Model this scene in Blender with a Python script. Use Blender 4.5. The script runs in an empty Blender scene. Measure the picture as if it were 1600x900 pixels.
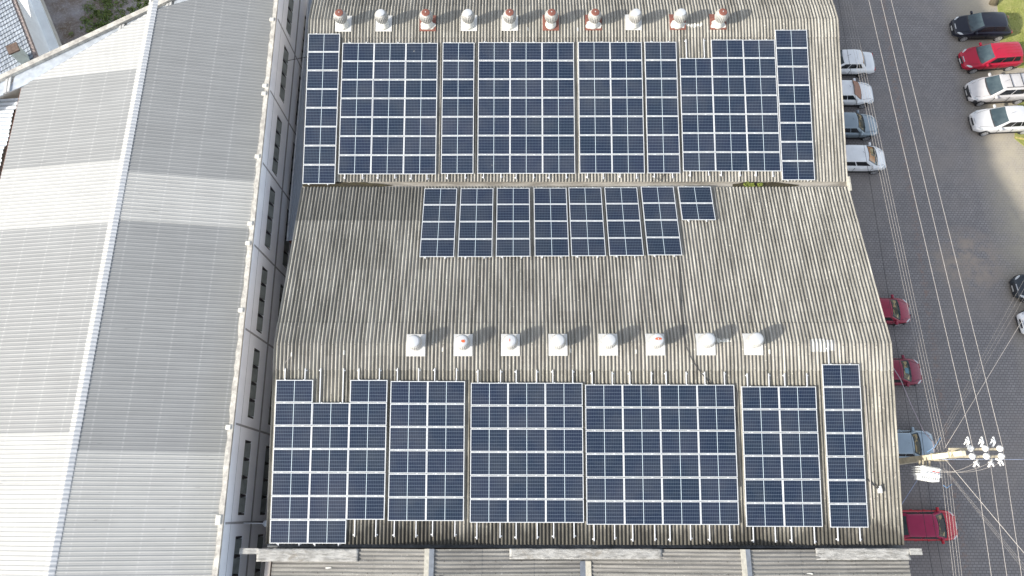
import bpy, bmesh, math, random
from mathutils import Vector, Matrix
random.seed(7)
R = math.radians
C = bpy.context.scene.collection
scene = bpy.context.scene

# ------------------------------------------------------------------ camera, sky, sun, exposure
cam_d = bpy.data.cameras.new("camera"); cam = bpy.data.objects.new("camera", cam_d); C.objects.link(cam)
cam_d.sensor_width = 36.0; cam_d.lens = 36.0*1104.04/1600.0; cam_d.clip_start = 0.5; cam_d.clip_end = 2000
Mr = Matrix(((0.9999932628591028, -0.0005830685244052718, 0.0036241229974654085),
             (0.0016528118771874083, 0.9530784365497514, -0.3027189488564928),
             (-0.003277567589469061, 0.3027228993898168, 0.953072979228621)))
cam.matrix_world = Matrix.Translation((11.557, -7.7525, 43.6543)) @ Mr.to_4x4()
scene.camera = cam

world = bpy.data.worlds.new("World"); scene.world = world; world.use_nodes = True
wn = world.node_tree.nodes; wl = world.node_tree.links
sky = wn.new("ShaderNodeTexSky"); sky.sky_type = 'NISHITA'; sky.sun_disc = False
sky.sun_elevation = R(28.84); sky.sun_rotation = R(-114.7)
sky.air_density = 1.0; sky.dust_density = 1.5; sky.ozone_density = 1.0
bg = wn["Background"]; bg.inputs[1].default_value = 0.15
hs_ = wn.new('ShaderNodeHueSaturation'); hs_.inputs['Saturation'].default_value = 0.45   # sky blue toned down for a more neutral fill light
wl.new(sky.outputs[0], hs_.inputs['Color']); wl.new(hs_.outputs[0], bg.inputs[0])

sun_d = bpy.data.lights.new("sun", 'SUN'); sun = bpy.data.objects.new("sun", sun_d); C.objects.link(sun)
sun_d.energy = 3.0; sun_d.angle = R(1.9); sun_d.color = (1.0, 0.93, 0.82)
sun.rotation_euler = Vector((1.6497, 0.7587, -1.0)).to_track_quat('-Z', 'Y').to_euler()
scene.view_settings.view_transform = 'Standard'; scene.view_settings.look = 'None'
scene.view_settings.gamma = 1; scene.view_settings.exposure = 1.02
scene.view_settings.use_curve_mapping = False

# ------------------------------------------------------------------ material helpers
class NT:
    def __init__(s, name):
        s.m = bpy.data.materials.new(name); s.m.use_nodes = True
        s.n = s.m.node_tree.nodes; s.l = s.m.node_tree.links; s.b = s.n["Principled BSDF"]
    def link(s, v, inp):
        if isinstance(v, (int, float)): inp.default_value = v
        elif isinstance(v, tuple): inp.default_value = v if len(v) == 4 or inp.type == 'VECTOR' else (*v, 1)
        else: s.l.new(v, inp)
    def math(s, op, a, b=0.0, c=0.0, clamp=False):
        n = s.n.new("ShaderNodeMath"); n.operation = op; n.use_clamp = clamp
        s.link(a, n.inputs[0]); s.link(b, n.inputs[1]); s.link(c, n.inputs[2]); return n.outputs[0]
    def mix(s, f, a, b, mode='MIX'):
        n = s.n.new("ShaderNodeMix"); n.data_type = 'RGBA'; n.blend_type = mode
        s.link(f, n.inputs[0]); s.link(a, n.inputs[6]); s.link(b, n.inputs[7]); return n.outputs[2]
    def obj(s, sx=1, sy=1, sz=1, loc=(0, 0, 0), rot=(0, 0, 0)):
        t = s.n.new("ShaderNodeTexCoord"); m = s.n.new("ShaderNodeMapping")
        m.inputs[1].default_value = loc; m.inputs[2].default_value = rot; m.inputs[3].default_value = (sx, sy, sz)
        s.l.new(t.outputs["Object"], m.inputs[0]); return m.outputs[0]
    def xyz(s, v):
        n = s.n.new("ShaderNodeSeparateXYZ"); s.l.new(v, n.inputs[0]); return n.outputs
    def noise(s, v, scale=1.0, detail=4, rough=0.55):
        n = s.n.new("ShaderNodeTexNoise"); n.inputs["Scale"].default_value = scale
        n.inputs["Detail"].default_value = detail; n.inputs["Roughness"].default_value = rough
        s.l.new(v, n.inputs["Vector"]); return n.outputs[0]
    def ramp(s, v, a, b, lo=0.0, hi=1.0):
        n = s.n.new("ShaderNodeMapRange"); s.link(v, n.inputs[0])
        for i, q in enumerate((a, b, lo, hi)): n.inputs[i+1].default_value = q
        return n.outputs[0]
    def white(s, v):
        n = s.n.new("ShaderNodeTexWhiteNoise"); n.noise_dimensions = '3D'; s.l.new(v, n.inputs[0]); return n.outputs[0]
    def snap(s, v, inc):
        n = s.n.new("ShaderNodeVectorMath"); n.operation = 'SNAP'; s.l.new(v, n.inputs[0]); n.inputs[1].default_value = inc; return n.outputs[0]
    def bump(s, h, strength=0.4, dist=0.02):
        n = s.n.new("ShaderNodeBump"); n.inputs["Strength"].default_value = strength; n.inputs["Distance"].default_value = dist
        s.l.new(h, n.inputs["Height"]); s.l.new(n.outputs[0], s.b.inputs["Normal"])
    def done(s, col=None, rough=0.7, metal=0.0, spec=0.5, coat=0.0):
        if col is not None: s.link(col, s.b.inputs["Base Color"])
        s.link(rough, s.b.inputs["Roughness"]); s.b.inputs["Metallic"].default_value = metal
        s.b.inputs["Specular IOR Level"].default_value = spec; s.b.inputs["Coat Weight"].default_value = coat
        s.b.inputs["Coat Roughness"].default_value = 0.06
        return s.m

def plain(name, col, rough=0.6, metal=0.0, coat=0.0, var=0.12, scale=3.0, spec=0.5):
    t = NT(name); n = t.noise(t.obj(), scale, 5)
    c = t.mix(t.ramp(n, 0.3, 0.7), tuple(x*(1-var) for x in col), tuple(min(1, x*(1+var)) for x in col))
    return t.done(c, rough, metal, spec, coat)

def fibre_cement(name, light, dark, along='Y', sheet=(1.05, 2.3), stain=0.5, old=None, foot=None):
    """weathered corrugated fibre cement: sheet to sheet tone, lichen, run-off streaks, thin dark lines for trough shade"""
    t = NT(name)
    v = t.obj()
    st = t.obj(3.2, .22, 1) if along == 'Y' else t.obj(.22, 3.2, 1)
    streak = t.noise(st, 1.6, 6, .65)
    blotch = t.noise(v, .33, 5, .6)
    fine = t.noise(v, 17, 3, .75)
    sh = t.white(t.snap(v, (sheet[0], sheet[1], 50)))
    thin = t.noise(t.obj(9, .10, 1) if along == 'Y' else t.obj(.10, 9, 1), 1.5, 3, .6)  # run-off streaks, with trough shade put into the same dark lines
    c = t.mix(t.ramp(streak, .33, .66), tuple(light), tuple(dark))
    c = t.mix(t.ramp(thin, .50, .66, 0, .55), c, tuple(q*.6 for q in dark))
    c = t.mix(t.math('MULTIPLY', t.ramp(blotch, .46, .72), stain*.55), c, tuple(x*.55 for x in dark))
    c = t.mix(t.ramp(sh, .45, 1, 0, .12), c, tuple(min(1, x*1.25) for x in light)); c = t.mix(t.ramp(sh, .3, 0, 0, .16), c, tuple(dark))
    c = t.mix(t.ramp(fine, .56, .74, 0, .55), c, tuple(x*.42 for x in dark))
    c = t.mix(t.ramp(t.noise(t.obj(loc=(7, 3, 0)), 9, 3, .7), .62, .72, 0, .65), c, tuple(min(1, x*1.55) for x in light))
    if old:   # a run of older, darker sheets
        x = t.xyz(v); mk = t.math('MULTIPLY', t.math('LESS_THAN', x[0], old[0]), t.math('GREATER_THAN', x[1], old[1]))
        c = t.mix(t.math('MULTIPLY', mk, .5), c, (.10, .098, .09))
    if foot:  # soot and moss creeping up from the gutter in ragged tongues
        x = t.xyz(v); g = t.math('ADD', x[1], t.math('MULTIPLY', t.noise(t.obj(.9, .3, 1, loc=(4, 4, 0)), 1.0, 6, .7), -3.2))
        c = t.mix(t.ramp(g, foot, foot+.9, .8, 0), c, (.05, .047, .04))
    # fixing screws with rust-dark washers, one row per course
    q = t.xyz(v); u_, w_ = (q[0], q[1]) if along == 'Y' else (q[1], q[0])
    sx = t.math('ABSOLUTE', t.math('SUBTRACT', t.math('FRACT', t.math('DIVIDE', u_, .532)), .5))
    sy = t.math('ABSOLUTE', t.math('SUBTRACT', t.math('FRACT', t.math('DIVIDE', w_, 1.17)), .5))
    sc = t.math('MULTIPLY', t.math('LESS_THAN', sx, .05), t.math('LESS_THAN', sy, .02))
    c = t.mix(t.math('MULTIPLY', sc, .7), c, (.07, .06, .05))
    t.bump(fine, .5, .01)
    return t.done(c, .9, spec=.2)

M = {}
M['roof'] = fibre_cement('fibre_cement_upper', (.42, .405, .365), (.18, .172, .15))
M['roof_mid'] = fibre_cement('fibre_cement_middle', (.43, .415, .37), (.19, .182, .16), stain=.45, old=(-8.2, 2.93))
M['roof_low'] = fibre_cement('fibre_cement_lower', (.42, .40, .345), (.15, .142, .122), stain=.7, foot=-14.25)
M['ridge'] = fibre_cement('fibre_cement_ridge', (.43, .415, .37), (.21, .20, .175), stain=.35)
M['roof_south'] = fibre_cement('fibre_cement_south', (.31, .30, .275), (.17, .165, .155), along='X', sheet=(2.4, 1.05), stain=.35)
M['capstone'] = plain('ridge_sheet_pale', (.38, .365, .315), .85, var=.2, scale=6)  # also the lit tone of the west-facing cap sides
M['shaded_cap'] = plain('ridge_sheet_shaded', (.20, .22, .25), .6, var=.2, scale=5)  # shade of the east-facing cap sides put into the colour

def thin_sheet(name, base):
    t = NT(name); v = t.obj()
    n1 = t.noise(t.obj(.25, 2.0, 1), 1.4, 4); n2 = t.noise(v, .25, 4)
    x = t.xyz(v)
    lap = t.math('COMPARE', t.math('FRACT', t.math('MULTIPLY', x[0], .71)), .5, .035)
    c = t.mix(t.ramp(n1, .3, .7), tuple(q*.93 for q in base), tuple(min(1, q*1.07) for q in base))
    c = t.mix(t.ramp(n2, .4, .7, 0, .25), c, tuple(q*.86 for q in base))
    wv = t.white(t.snap(v, (60, 1.0, 60)))
    c = t.mix(t.ramp(wv, 0, 1, 0, .10), c, tuple(q*.82 for q in base))
    soft = t.noise(t.obj(1.3, .25, 1, loc=(2, 5, 0)), .7, 3)
    c = t.mix(t.ramp(soft, .45, .7, 0, .16), c, tuple(min(1, q*1.25) for q in base))
    sx = t.math('ABSOLUTE', t.math('SUBTRACT', t.math('FRACT', t.math('DIVIDE', x[0], 1.41)), .5)); sy = t.math('ABSOLUTE', t.math('SUBTRACT', t.math('FRACT', t.math('DIVIDE', x[1], .2)), .5))
    c = t.mix(t.math('MULTIPLY', t.math('MULTIPLY', t.math('LESS_THAN', sx, .022), t.math('LESS_THAN', sy, .16)), .13), c, (.75, .75, .74))
    al = t.math('MULTIPLY', t.ramp(t.math('ADD', x[0], t.math('MULTIPLY', n2, 2.0)), 5.9, 7.8, 0, .28), t.ramp(n1, .2, .7, .5, 1)); c = t.mix(al, c, (.26, .25, .19))
    sp = t.noise(t.obj(.8, 7, 1, loc=(9, 1, 0)), 1.3, 2, .5)
    c = t.mix(t.ramp(sp, .735, .76, 0, .5), c, (.12, .12, .12))
    c = t.mix(t.math('MULTIPLY', lap, .03), c, (.8, .8, .8))
    return t.done(c, .55, spec=.35)
M['sheet_light'] = thin_sheet('painted_sheet_light', (.405, .408, .396))
M['sheet_grey'] = thin_sheet('painted_sheet_grey', (.258, .264, .264))
M['ridge_white'] = thin_sheet('ridge_sheet_white', (.46, .46, .445))
M['sheet_blue'] = thin_sheet('zinc_sheet_blue', (.36, .41, .47)); M['ridge_right'] = thin_sheet('ridge_sheet_right', (.42, .44, .465))
M['zinc'] = plain('galvanised_flashing', (.50, .54, .58), .5, metal=.15, var=.2, scale=2.5)
M['zinc_dark'] = plain('gutter_metal', (.16, .17, .18), .6, metal=.2, var=.35, scale=3)
t = NT('crumpled_flashing'); n = t.noise(t.obj(1.2, 5, 1), 1.8, 6, .7); d = t.noise(t.obj(), .9, 6, .7)
c = t.mix(t.ramp(n, .42, .62), (.40, .395, .375), (.22, .215, .20)); c = t.mix(t.ramp(d, .56, .66, 0, .8), c, (.22, .20, .17))
t.bump(n, .9, .05); M['flash'] = t.done(c, .55, spec=.4)
M['white'] = plain('white_paint', (.56, .56, .545), .5, var=.08, scale=5)
M['cream'] = plain('cream_render', (.60, .58, .53), .85, var=.18, scale=2.2)
t = NT('coping_concrete'); n = t.noise(t.obj(), 2.4, 7, .7); n2 = t.noise(t.obj(), 9, 5, .8)
c = t.mix(t.ramp(n, .38, .62), (.62, .60, .54), (.36, .34, .31)); c = t.mix(t.ramp(n2, .58, .68, 0, .7), c, (.17, .15, .13)); M['coping'] = t.done(c, .95, spec=.2)
t = NT('hall_wall_paint'); n = t.noise(t.obj(1, 1, .3), 1.1, 5); x = t.xyz(t.obj())
c = t.mix(t.ramp(n, .35, .7), (.84, .885, .95), (.78, .825, .90)); M['hall_wall'] = t.done(c, .75, spec=.3)
M['groove'] = plain('wall_joint', (.30, .31, .33), .85)
t = NT('main_wall'); n = t.noise(t.obj(1, 1, .25), .9, 6)
c = t.mix(t.ramp(n, .35, .68), (.46, .42, .38), (.30, .27, .25)); M['wall'] = t.done(c, .9)
M['frame_dark'] = plain('window_frame_dark', (.05, .05, .055), .6)
M['recess'] = plain('window_dark', (.035, .035, .04), .4)
M['pane'] = plain('matt_window_glass', (.20, .23, .23), .35, var=.25, scale=2, spec=.5)
M['alu'] = plain('aluminium', (.68, .70, .71), .42, metal=.25, var=.03)
M['alu_rail'] = plain('aluminium_rail', (.70, .71, .72), .4, metal=.2, var=.05)
M['rust'] = plain('rust_primer', (.20, .075, .055), .8, var=.2, scale=9)
M['orange'] = plain('orange_primer', (.55, .10, .03), .7, var=.2)
M['seal'] = plain('white_sealant', (.62, .61, .56), .7, var=.12, scale=8)
M['vent'] = plain('vent_aluminium', (.34, .335, .315), .45, metal=.1, var=.14, scale=5)
M['vent_white'] = plain('vent_white', (.40, .395, .375), .5, var=.08, scale=6)
M['vent_cap'] = plain('vent_cap', (.50, .52, .54), .35, var=.04)
t = NT('gutter_concrete'); n = t.noise(t.obj(.5, 3, 1), 1.2, 5)
c = t.mix(t.ramp(n, .4, .62), (.36, .34, .30), (.20, .185, .16)); M['gutter'] = t.done(c, .9)
t = NT('gutter_silt'); n = t.noise(t.obj(1, 3, 1), 3, 6, .7)
c = t.mix(t.ramp(n, .4, .62), (.022, .018, .010), (.05, .042, .018)); M['silt'] = t.done(c, .8)
M['weed'] = plain('weed_leaf', (.17, .21, .03), .6, var=.3, scale=9)
M['cable'] = plain('cable_black', (.03, .03, .035), .5)
M['cable_pale'] = plain('aluminium_conductor', (.42, .39, .36), .45, var=.05)
M['cable_blue'] = plain('blue_grey_cable', (.33, .38, .52), .5)
M['cable_rose'] = plain('faded_cable', (.42, .36, .40), .5)
M['pole'] = plain('pole_concrete', (.62, .56, .42), .85, var=.2, scale=4)
M['arm'] = plain('crossarm', (.42, .37, .27), .8, var=.2, scale=5)
M['porcelain'] = plain('porcelain', (.80, .80, .78), .2, var=.03)
M['trafo'] = plain('transformer_paint', (.74, .75, .74), .45, var=.08, scale=6)
M['red_mark'] = plain('red_mark', (.45, .04, .04), .5)

def panel_cells():
    t = NT('solar_cells'); x = t.xyz(t.obj())
    oi = t.n.new("ShaderNodeObjectInfo"); rnd = oi.outputs["Random"]
    X, Y = x[0], x[1]
    hx = t.math('SUBTRACT', t.math('ABSOLUTE', t.math('SUBTRACT', X, .881)), .014)      # distance from centre strip
    centre = t.math('LESS_THAN', hx, 0.0)
    fx = t.math('FRACT', t.math('DIVIDE', hx, .0818)); dx = t.math('MINIMUM', fx, t.math('SUBTRACT', 1.0, fx))
    fy = t.math('FRACT', t.math('DIVIDE', t.math('SUBTRACT', Y, .045), .1620)); dy = t.math('MINIMUM', fy, t.math('SUBTRACT', 1.0, fy))
    vline = t.math('LESS_THAN', dx, .085); hline = t.math('LESS_THAN', dy, .045)
    geo = t.n.new('ShaderNodeNewGeometry').outputs['Position']; cl = t.noise(geo, .45, 4)
    cell = t.mix(rnd, (.005, .012, .034), (.012, .018, .043))
    cell = t.mix(t.ramp(cl, .35, .7, 0, .35), cell, (.008, .022, .032))
    c = t.mix(t.math('MULTIPLY', vline, .6), cell, (.085, .115, .155))
    c = t.mix(t.math('MULTIPLY', hline, .70), c, (.16, .20, .26))
    c = t.mix(centre, c, (.45, .53, .58))
    dust = t.noise(geo, .6, 5, .6); c = t.mix(t.ramp(dust, .42, .75, 0, .08), c, (.30, .29, .26))
    drop = t.noise(geo, 2.6, 2, .4); c = t.mix(t.ramp(drop, .83, .85, 0, .5), c, (.5, .5, .46))
    t.b.inputs["Coat IOR"].default_value = 1.45
    return t.done(c, .30, spec=.3, coat=.12)
M['cells'] = panel_cells()

def paving():
    t = NT('interlocking_paving'); v = t.obj()
    br = t.n.new("ShaderNodeTexBrick"); t.l.new(v, br.inputs[0])
    br.inputs["Scale"].default_value = 1.0; br.inputs["Brick Width"].default_value = .24; br.inputs["Row Height"].default_value = .16
    br.inputs["Mortar Size"].default_value = .020; br.inputs["Mortar Smooth"].default_value = .4
    br.inputs["Color1"].default_value = (.265, .252, .250, 1); br.inputs["Color2"].default_value = (.315, .298, .292, 1)
    br.inputs["Mortar"].default_value = (.135, .125, .12, 1)
    big = t.noise(v, .16, 5, .6); mid = t.noise(v, 1.1, 6, .65); fine = t.noise(v, 8, 4, .8)
    c = t.mix(t.ramp(mid, .38, .68, 0, .45), br.outputs[0], (.185, .172, .168))
    c = t.mix(t.ramp(big, .48, .66, 0, .55), c, (.31, .275, .245))
    # wheel-worn brown dust patch and a line of reddish dust
    x = t.xyz(v)
    dx = t.math('DIVIDE', t.math('SUBTRACT', x[0], 41.2), 2.8); dy = t.math('DIVIDE', t.math('SUBTRACT', x[1], 8.0), 2.6)
    rr = t.math('ADD', t.math('MULTIPLY', dx, dx), t.math('MULTIPLY', dy, dy))
    pm = t.math('MULTIPLY', t.ramp(rr, 0, 1.0, 1, 0), t.ramp(mid, .38, .6, 0, .9))
    c = t.mix(pm, c, (.40, .33, .265))
    sandy_sunlit = t.math('MULTIPLY', t.ramp(x[0], 42.8, 45.2, 0, .75), t.ramp(mid, .3, .6, .5, 1))  # sandy tone that also paints the sunlit edge of the yard brighter
    c = t.mix(sandy_sunlit, c, (.44, .395, .30))
    lx = t.math('SUBTRACT', x[0], t.math('ADD', 37.9, t.math('MULTIPLY', x[1], .035)))
    ln = t.math('MULTIPLY', t.ramp(t.math('ABSOLUTE', lx), .05, .35, 1, 0), t.ramp(t.noise(v, 3.5, 5, .8), .48, .62, 0, .75))
    c = t.mix(ln, c, (.30, .21, .17))
    c = t.mix(t.ramp(fine, .58, .74, 0, .5), c, (.12, .11, .105))
    c = t.mix(t.ramp(t.noise(t.obj(loc=(3, 9, 0)), 6, 3, .8), .66, .74, 0, .5), c, (.42, .40, .37))
    t.bump(br.outputs[1], -.35, .01)
    return t.done(c, .85, spec=.25)
M['paving'] = paving()
def grassmat(name, a, b, d):
    t = NT(name); v = t.obj(); n = t.noise(v, .9, 6, .65); f = t.noise(v, 11, 5, .8)
    c = t.mix(t.ramp(n, .35, .68), a, b); c = t.mix(t.ramp(f, .48, .66, 0, .7), c, d)
    t.bump(f, .8, .05); return t.done(c, .9, spec=.15)
M['lawn'] = grassmat('lawn', (.24, .27, .07), (.38, .37, .15), (.15, .18, .045))
t = NT('rubble_soil'); v = t.obj(); n = t.noise(v, .5, 6, .6); f = t.noise(v, 5, 6, .8)
c = t.mix(t.ramp(n, .38, .6), (.34, .32, .33), (.19, .145, .11)); c = t.mix(t.ramp(f, .5, .66, 0, .8), c, (.45, .43, .41)); t.bump(f, 1, .08)
M['soil'] = t.done(c, .95, spec=.2)
M['leafA'] = plain('leaf_mid', (.14, .21, .05), .7, var=.35, scale=4)
M['leafB'] = plain('leaf_dry', (.19, .22, .06), .7, var=.35, scale=4)
M['bark'] = plain('bark', (.13, .11, .07), .9, var=.3, scale=6)
t = NT('slate_tiles'); v = t.obj(); n = t.noise(v, 2.5, 6, .7); w = t.white(t.snap(v, (.22, .33, 9)))
c = t.mix(t.ramp(n, .4, .65), (.28, .32, .37), (.13, .15, .18)); c = t.mix(t.ramp(w, 0, 1, 0, .35), c, (.44, .48, .53)); M['tile'] = t.done(c, .6)
M['slab'] = plain('painted_slab', (.86, .89, .90), .8, var=.07, scale=.8)
M['brown'] = plain('brown_cap', (.13, .09, .07), .8, var=.3, scale=6)
M['mossy'] = plain('mossy_wall_top', (.30, .25, .23), .95, var=.5, scale=5)
M['tyre'] = plain('tyre_rubber', (.025, .025, .027), .8)
M['rim'] = plain('alloy_rim', (.50, .50, .51), .35, metal=.4)
M['trim'] = plain('black_trim', (.03, .03, .033), .5)
M['plate'] = plain('number_plate', (.50, .50, .49), .5)
t = NT('car_glass'); n = t.noise(t.obj(), 1.4, 3); c = t.mix(t.ramp(n, .35, .7), (.025, .045, .055), (.07, .10, .11)); M['glass'] = t.done(c, .06, spec=.8)
M['glass_side'] = plain('car_side_glass', (.015, .017, .02), .08, var=.2)
M['headlight'] = plain('headlight_lens', (.50, .52, .53), .12, coat=.6, var=.3, scale=9)
M['taillight'] = plain('taillight_lens', (.35, .02, .02), .15, coat=.5)
M['cardboard'] = plain('cardboard_sheet', (.36, .20, .14), .85, var=.15, scale=5)
t = NT('patterned_screen'); v = t.obj(); n = t.n.new("ShaderNodeTexVoronoi"); n.inputs["Scale"].default_value = 3.2; t.l.new(v, n.inputs["Vector"])
s_ = t.xyz(n.outputs["Color"]); c = t.mix(t.ramp(s_[0], .3, .5), (.30, .22, .10), (.42, .34, .18)); c = t.mix(t.ramp(s_[1], .66, .7), c, (.06, .06, .04)); M['shade'] = t.done(c, .2, coat=.5)  # patterned panel over part of the car glass
M['screen_orange'] = plain('orange_screen', (.46, .20, .06), .25, var=.2, coat=.5)
M['screen_blue'] = plain('blue_screen', (.06, .20, .26), .25, coat=.5)
def paint(name, col, metal=0.0): return plain(name, col, .35, metal=metal, coat=.55, var=.04, scale=3, spec=.3)

# ------------------------------------------------------------------ mesh helpers
class MB:
    def __init__(s): s.v = []; s.f = []; s.mi = []; s.cur = 0
    def add(s, vs, fs):
        o = len(s.v); s.v += [tuple(q) for q in vs]; s.f += [tuple(i+o for i in f) for f in fs]; s.mi += [s.cur]*len(fs); return s
    def box(s, a, b, M4=None):
        (x0, y0, z0), (x1, y1, z1) = a, b
        vs = [Vector(q) for q in ((x0,y0,z0),(x1,y0,z0),(x1,y1,z0),(x0,y1,z0),(x0,y0,z1),(x1,y0,z1),(x1,y1,z1),(x0,y1,z1))]
        if M4: vs = [M4 @ q for q in vs]
        return s.add(vs, [(3,2,1,0),(4,5,6,7),(0,1,5,4),(1,2,6,5),(2,3,7,6),(3,0,4,7)])
    def prism(s, poly, z0, z1):
        n = len(poly)
        g = lambda z, p: z(p) if callable(z) else z
        vs = [(p[0], p[1], g(z0, p)) for p in poly] + [(p[0], p[1], g(z1, p)) for p in poly]
        return s.add(vs, [tuple(range(n))[::-1], tuple(range(n, 2*n))] + [(i, (i+1) % n, n+(i+1) % n, n+i) for i in range(n)])
    def tube(s, pts, r, n=6, r2=None):
        pts = [Vector(p) for p in pts]; k = len(pts); base = len(s.v); rings = []
        for i, p in enumerate(pts):
            d = (pts[min(i+1, k-1)]-pts[max(i-1, 0)]).normalized()
            u = d.orthogonal().normalized() if i == 0 else (pu - d*pu.dot(d)).normalized()
            pu = u; w = d.cross(u); rr = r if r2 is None else r+(r2-r)*i/(k-1)
            rings.append([p+(u*math.cos(a)+w*math.sin(a))*rr for a in [2*math.pi*j/n for j in range(n)]])
        vs = [q for ring in rings for q in ring]; fs = []
        for i in range(k-1):
            for j in range(n): fs.append((i*n+j, i*n+(j+1) % n, (i+1)*n+(j+1) % n, (i+1)*n+j))
        fs.append(tuple(range(n))[::-1]); fs.append(tuple((k-1)*n+j for j in range(n)))
        return s.add(vs, fs)
    def lathe(s, prof, c=(0, 0, 0), n=24, lobes=None):
        vs = []; fs = []
        for (r, z, *w) in prof:
            for j in range(n):
                a = 2*math.pi*j/n; rr = r*(1-(w[0] if w else 0)*(j % 2)); vs.append((c[0]+rr*math.cos(a), c[1]+rr*math.sin(a), c[2]+z))
        k = len(prof)
        for i in range(k-1):
            for j in range(n): fs.append((i*n+j, i*n+(j+1) % n, (i+1)*n+(j+1) % n, (i+1)*n+j))
        fs.append(tuple(range(n))[::-1]); fs.append(tuple((k-1)*n+j for j in range(n)))
        return s.add(vs, fs)
    def build(s, name, mat, parent=None, smooth=False, bevel=0, loc=None, sub=0):
        me = bpy.data.meshes.new(name); me.from_pydata(s.v, [], s.f)
        for mm in (mat if isinstance(mat, list) else [mat]): me.materials.append(mm)
        if isinstance(mat, list): me.polygons.foreach_set('material_index', s.mi)
        if smooth: me.polygons.foreach_set('use_smooth', [True]*len(me.polygons))
        me.update(); o = bpy.data.objects.new(name, me); C.objects.link(o)
        if loc: o.location = loc
        if parent: o.parent = parent
        if bevel:
            b = o.modifiers.new('bevel', 'BEVEL'); b.width = bevel; b.segments = 3 if bevel > .06 else 2; b.limit_method = 'ANGLE'
        if sub:
            b = o.modifiers.new('sub', 'SUBSURF'); b.levels = sub; b.render_levels = sub
        return o
def tag(o, label=None, cat=None, group=None, kind=None):
    if label: o['label'] = label
    if cat: o['category'] = cat
    if group: o['group'] = group
    if kind: o['kind'] = kind
    return o
def empty(name, loc=(0, 0, 0), rz=0, rot=None):
    o = bpy.data.objects.new(name, None); C.objects.link(o); o.location = loc; o.empty_display_size = .2
    o.rotation_euler = rot if rot else (0, 0, rz); return o
def copy_tree(root, loc=None, rot=None):
    r = root.copy(); C.objects.link(r)
    if loc is not None: r.location = loc
    if rot is not None: r.rotation_euler = rot
    for ch in list(root.children):
        c = ch.copy(); C.objects.link(c); c.parent = r
        for g in list(ch.children):
            d = g.copy(); C.objects.link(d); d.parent = c
    return r
def lerp(a, b, t): return a+(b-a)*t

# ------------------------------------------------------------------ ground, yard, lawn
def sheet(name, x0, y0, x1, y1, z, mat, nx=1, ny=1):
    m = MB(); m.add([(x0, y0, z), (x1, y0, z), (x1, y1, z), (x0, y1, z)], [(0, 1, 2, 3)]); o = m.build(name, mat); o['kind'] = 'structure'; return o
sheet('ground', -400, -400, 400, 400, -.02, M['soil'])
sheet('paved_yard', 28.5, -60, 60, 90, 0.0, M['paving'])
lawn_edge = [(47.35, 60), (47.35, 28.6), (47.2, 27.3), (46.9, 25.2), (46.55, 23.2), (47.2, 22.75), (49.5, 22.6), (50.5, 22), (60, 22), (60, 60)]
m = MB(); m.prism(lawn_edge[::-1], -.01, .06); tag(m.build('lawn', M['lawn']), kind='structure')
m = MB(); m.prism([(46.9, 20.75), (47.0, 19.6), (49.6, 19.3), (60, 19.2), (60, 20.9)], -.01, .06); tag(m.build('lawn', M['lawn']), kind='structure')
m = MB(); m.prism([(46.35, 17.6), (46.2, 17.0), (46.9, 16.2), (47.6, 15.8), (60, 15.6), (60, 17.5)], -.01, .06); tag(m.build('lawn', M['lawn']), kind='structure')
# kerb pieces at lawn corners
m = MB()
for a, b in (((46.45, 23.15), (47.25, 22.68)), ((46.25, 17.05), (47.1, 16.85))):
    d = Vector((b[0]-a[0], b[1]-a[1])).normalized(); n = Vector((-d.y, d.x))*.06
    m.prism([(a[0]-n.x, a[1]-n.y), (b[0]-n.x, b[1]-n.y), (b[0]+n.x, b[1]+n.y), (a[0]+n.x, a[1]+n.y)], 0, .11)
t = plain('yellow_kerb_paint', (.50, .42, .16), .8, var=.25, scale=6)
tag(m.build('kerb', t), kind='structure')

def tufts(name, pts, mat, n, size, h, label, cat, rnd):
    m = MB()
    for _ in range(n):
        cx, cy, rad, z = rnd.choice(pts); a = rnd.uniform(0, 6.28); r = rad*math.sqrt(rnd.random())
        x = cx+r*math.cos(a); y = cy+r*math.sin(a); zz = z+h*(1-(r/rad)**2)*rnd.uniform(.1, 1)
        s = size*rnd.uniform(.5, 1.3); u = Vector((rnd.uniform(-1, 1), rnd.uniform(-1, 1), rnd.uniform(-.6, .8))).normalized()
        w = u.orthogonal().normalized().lerp(Vector((0, 0, 1)), .3).normalized(); w = u.cross(w).normalized()
        p = Vector((x, y, zz)); m.cur = rnd.randrange(len(mat))
        m.add([p-u*s, p-w*s*.45, p+u*s, p+w*s*.45], [(0, 1, 2, 3)])
    o = m.build(name, mat); tag(o, label, cat, kind='stuff'); return o
rn = random.Random(3)
cl = []
for bx0, by0, sx_, sy_, k in ((-19.0, 28.0, .7, 1.0, 60), (-18.4, 25.8, .8, .8, 90), (-15.2, 28.0, 1.5, .9, 110), (-14.3, 27.4, .8, .6, 60), (-16.6, 26.6, 2.2, 1.6, 40), (-12.8, 28.6, 1.0, 1.2, 60)):
    for _ in range(k): cl.append((rn.gauss(bx0, sx_), rn.gauss(by0, sy_), rn.uniform(.08, .38), 0))
tufts('ground_cover', cl, [M['leafA'], M['leafA'], M['leafB']], 15000, .07, .22, 'green weeds over rubble soil between the hall and the white slab roof', 'weeds', rn)
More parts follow.
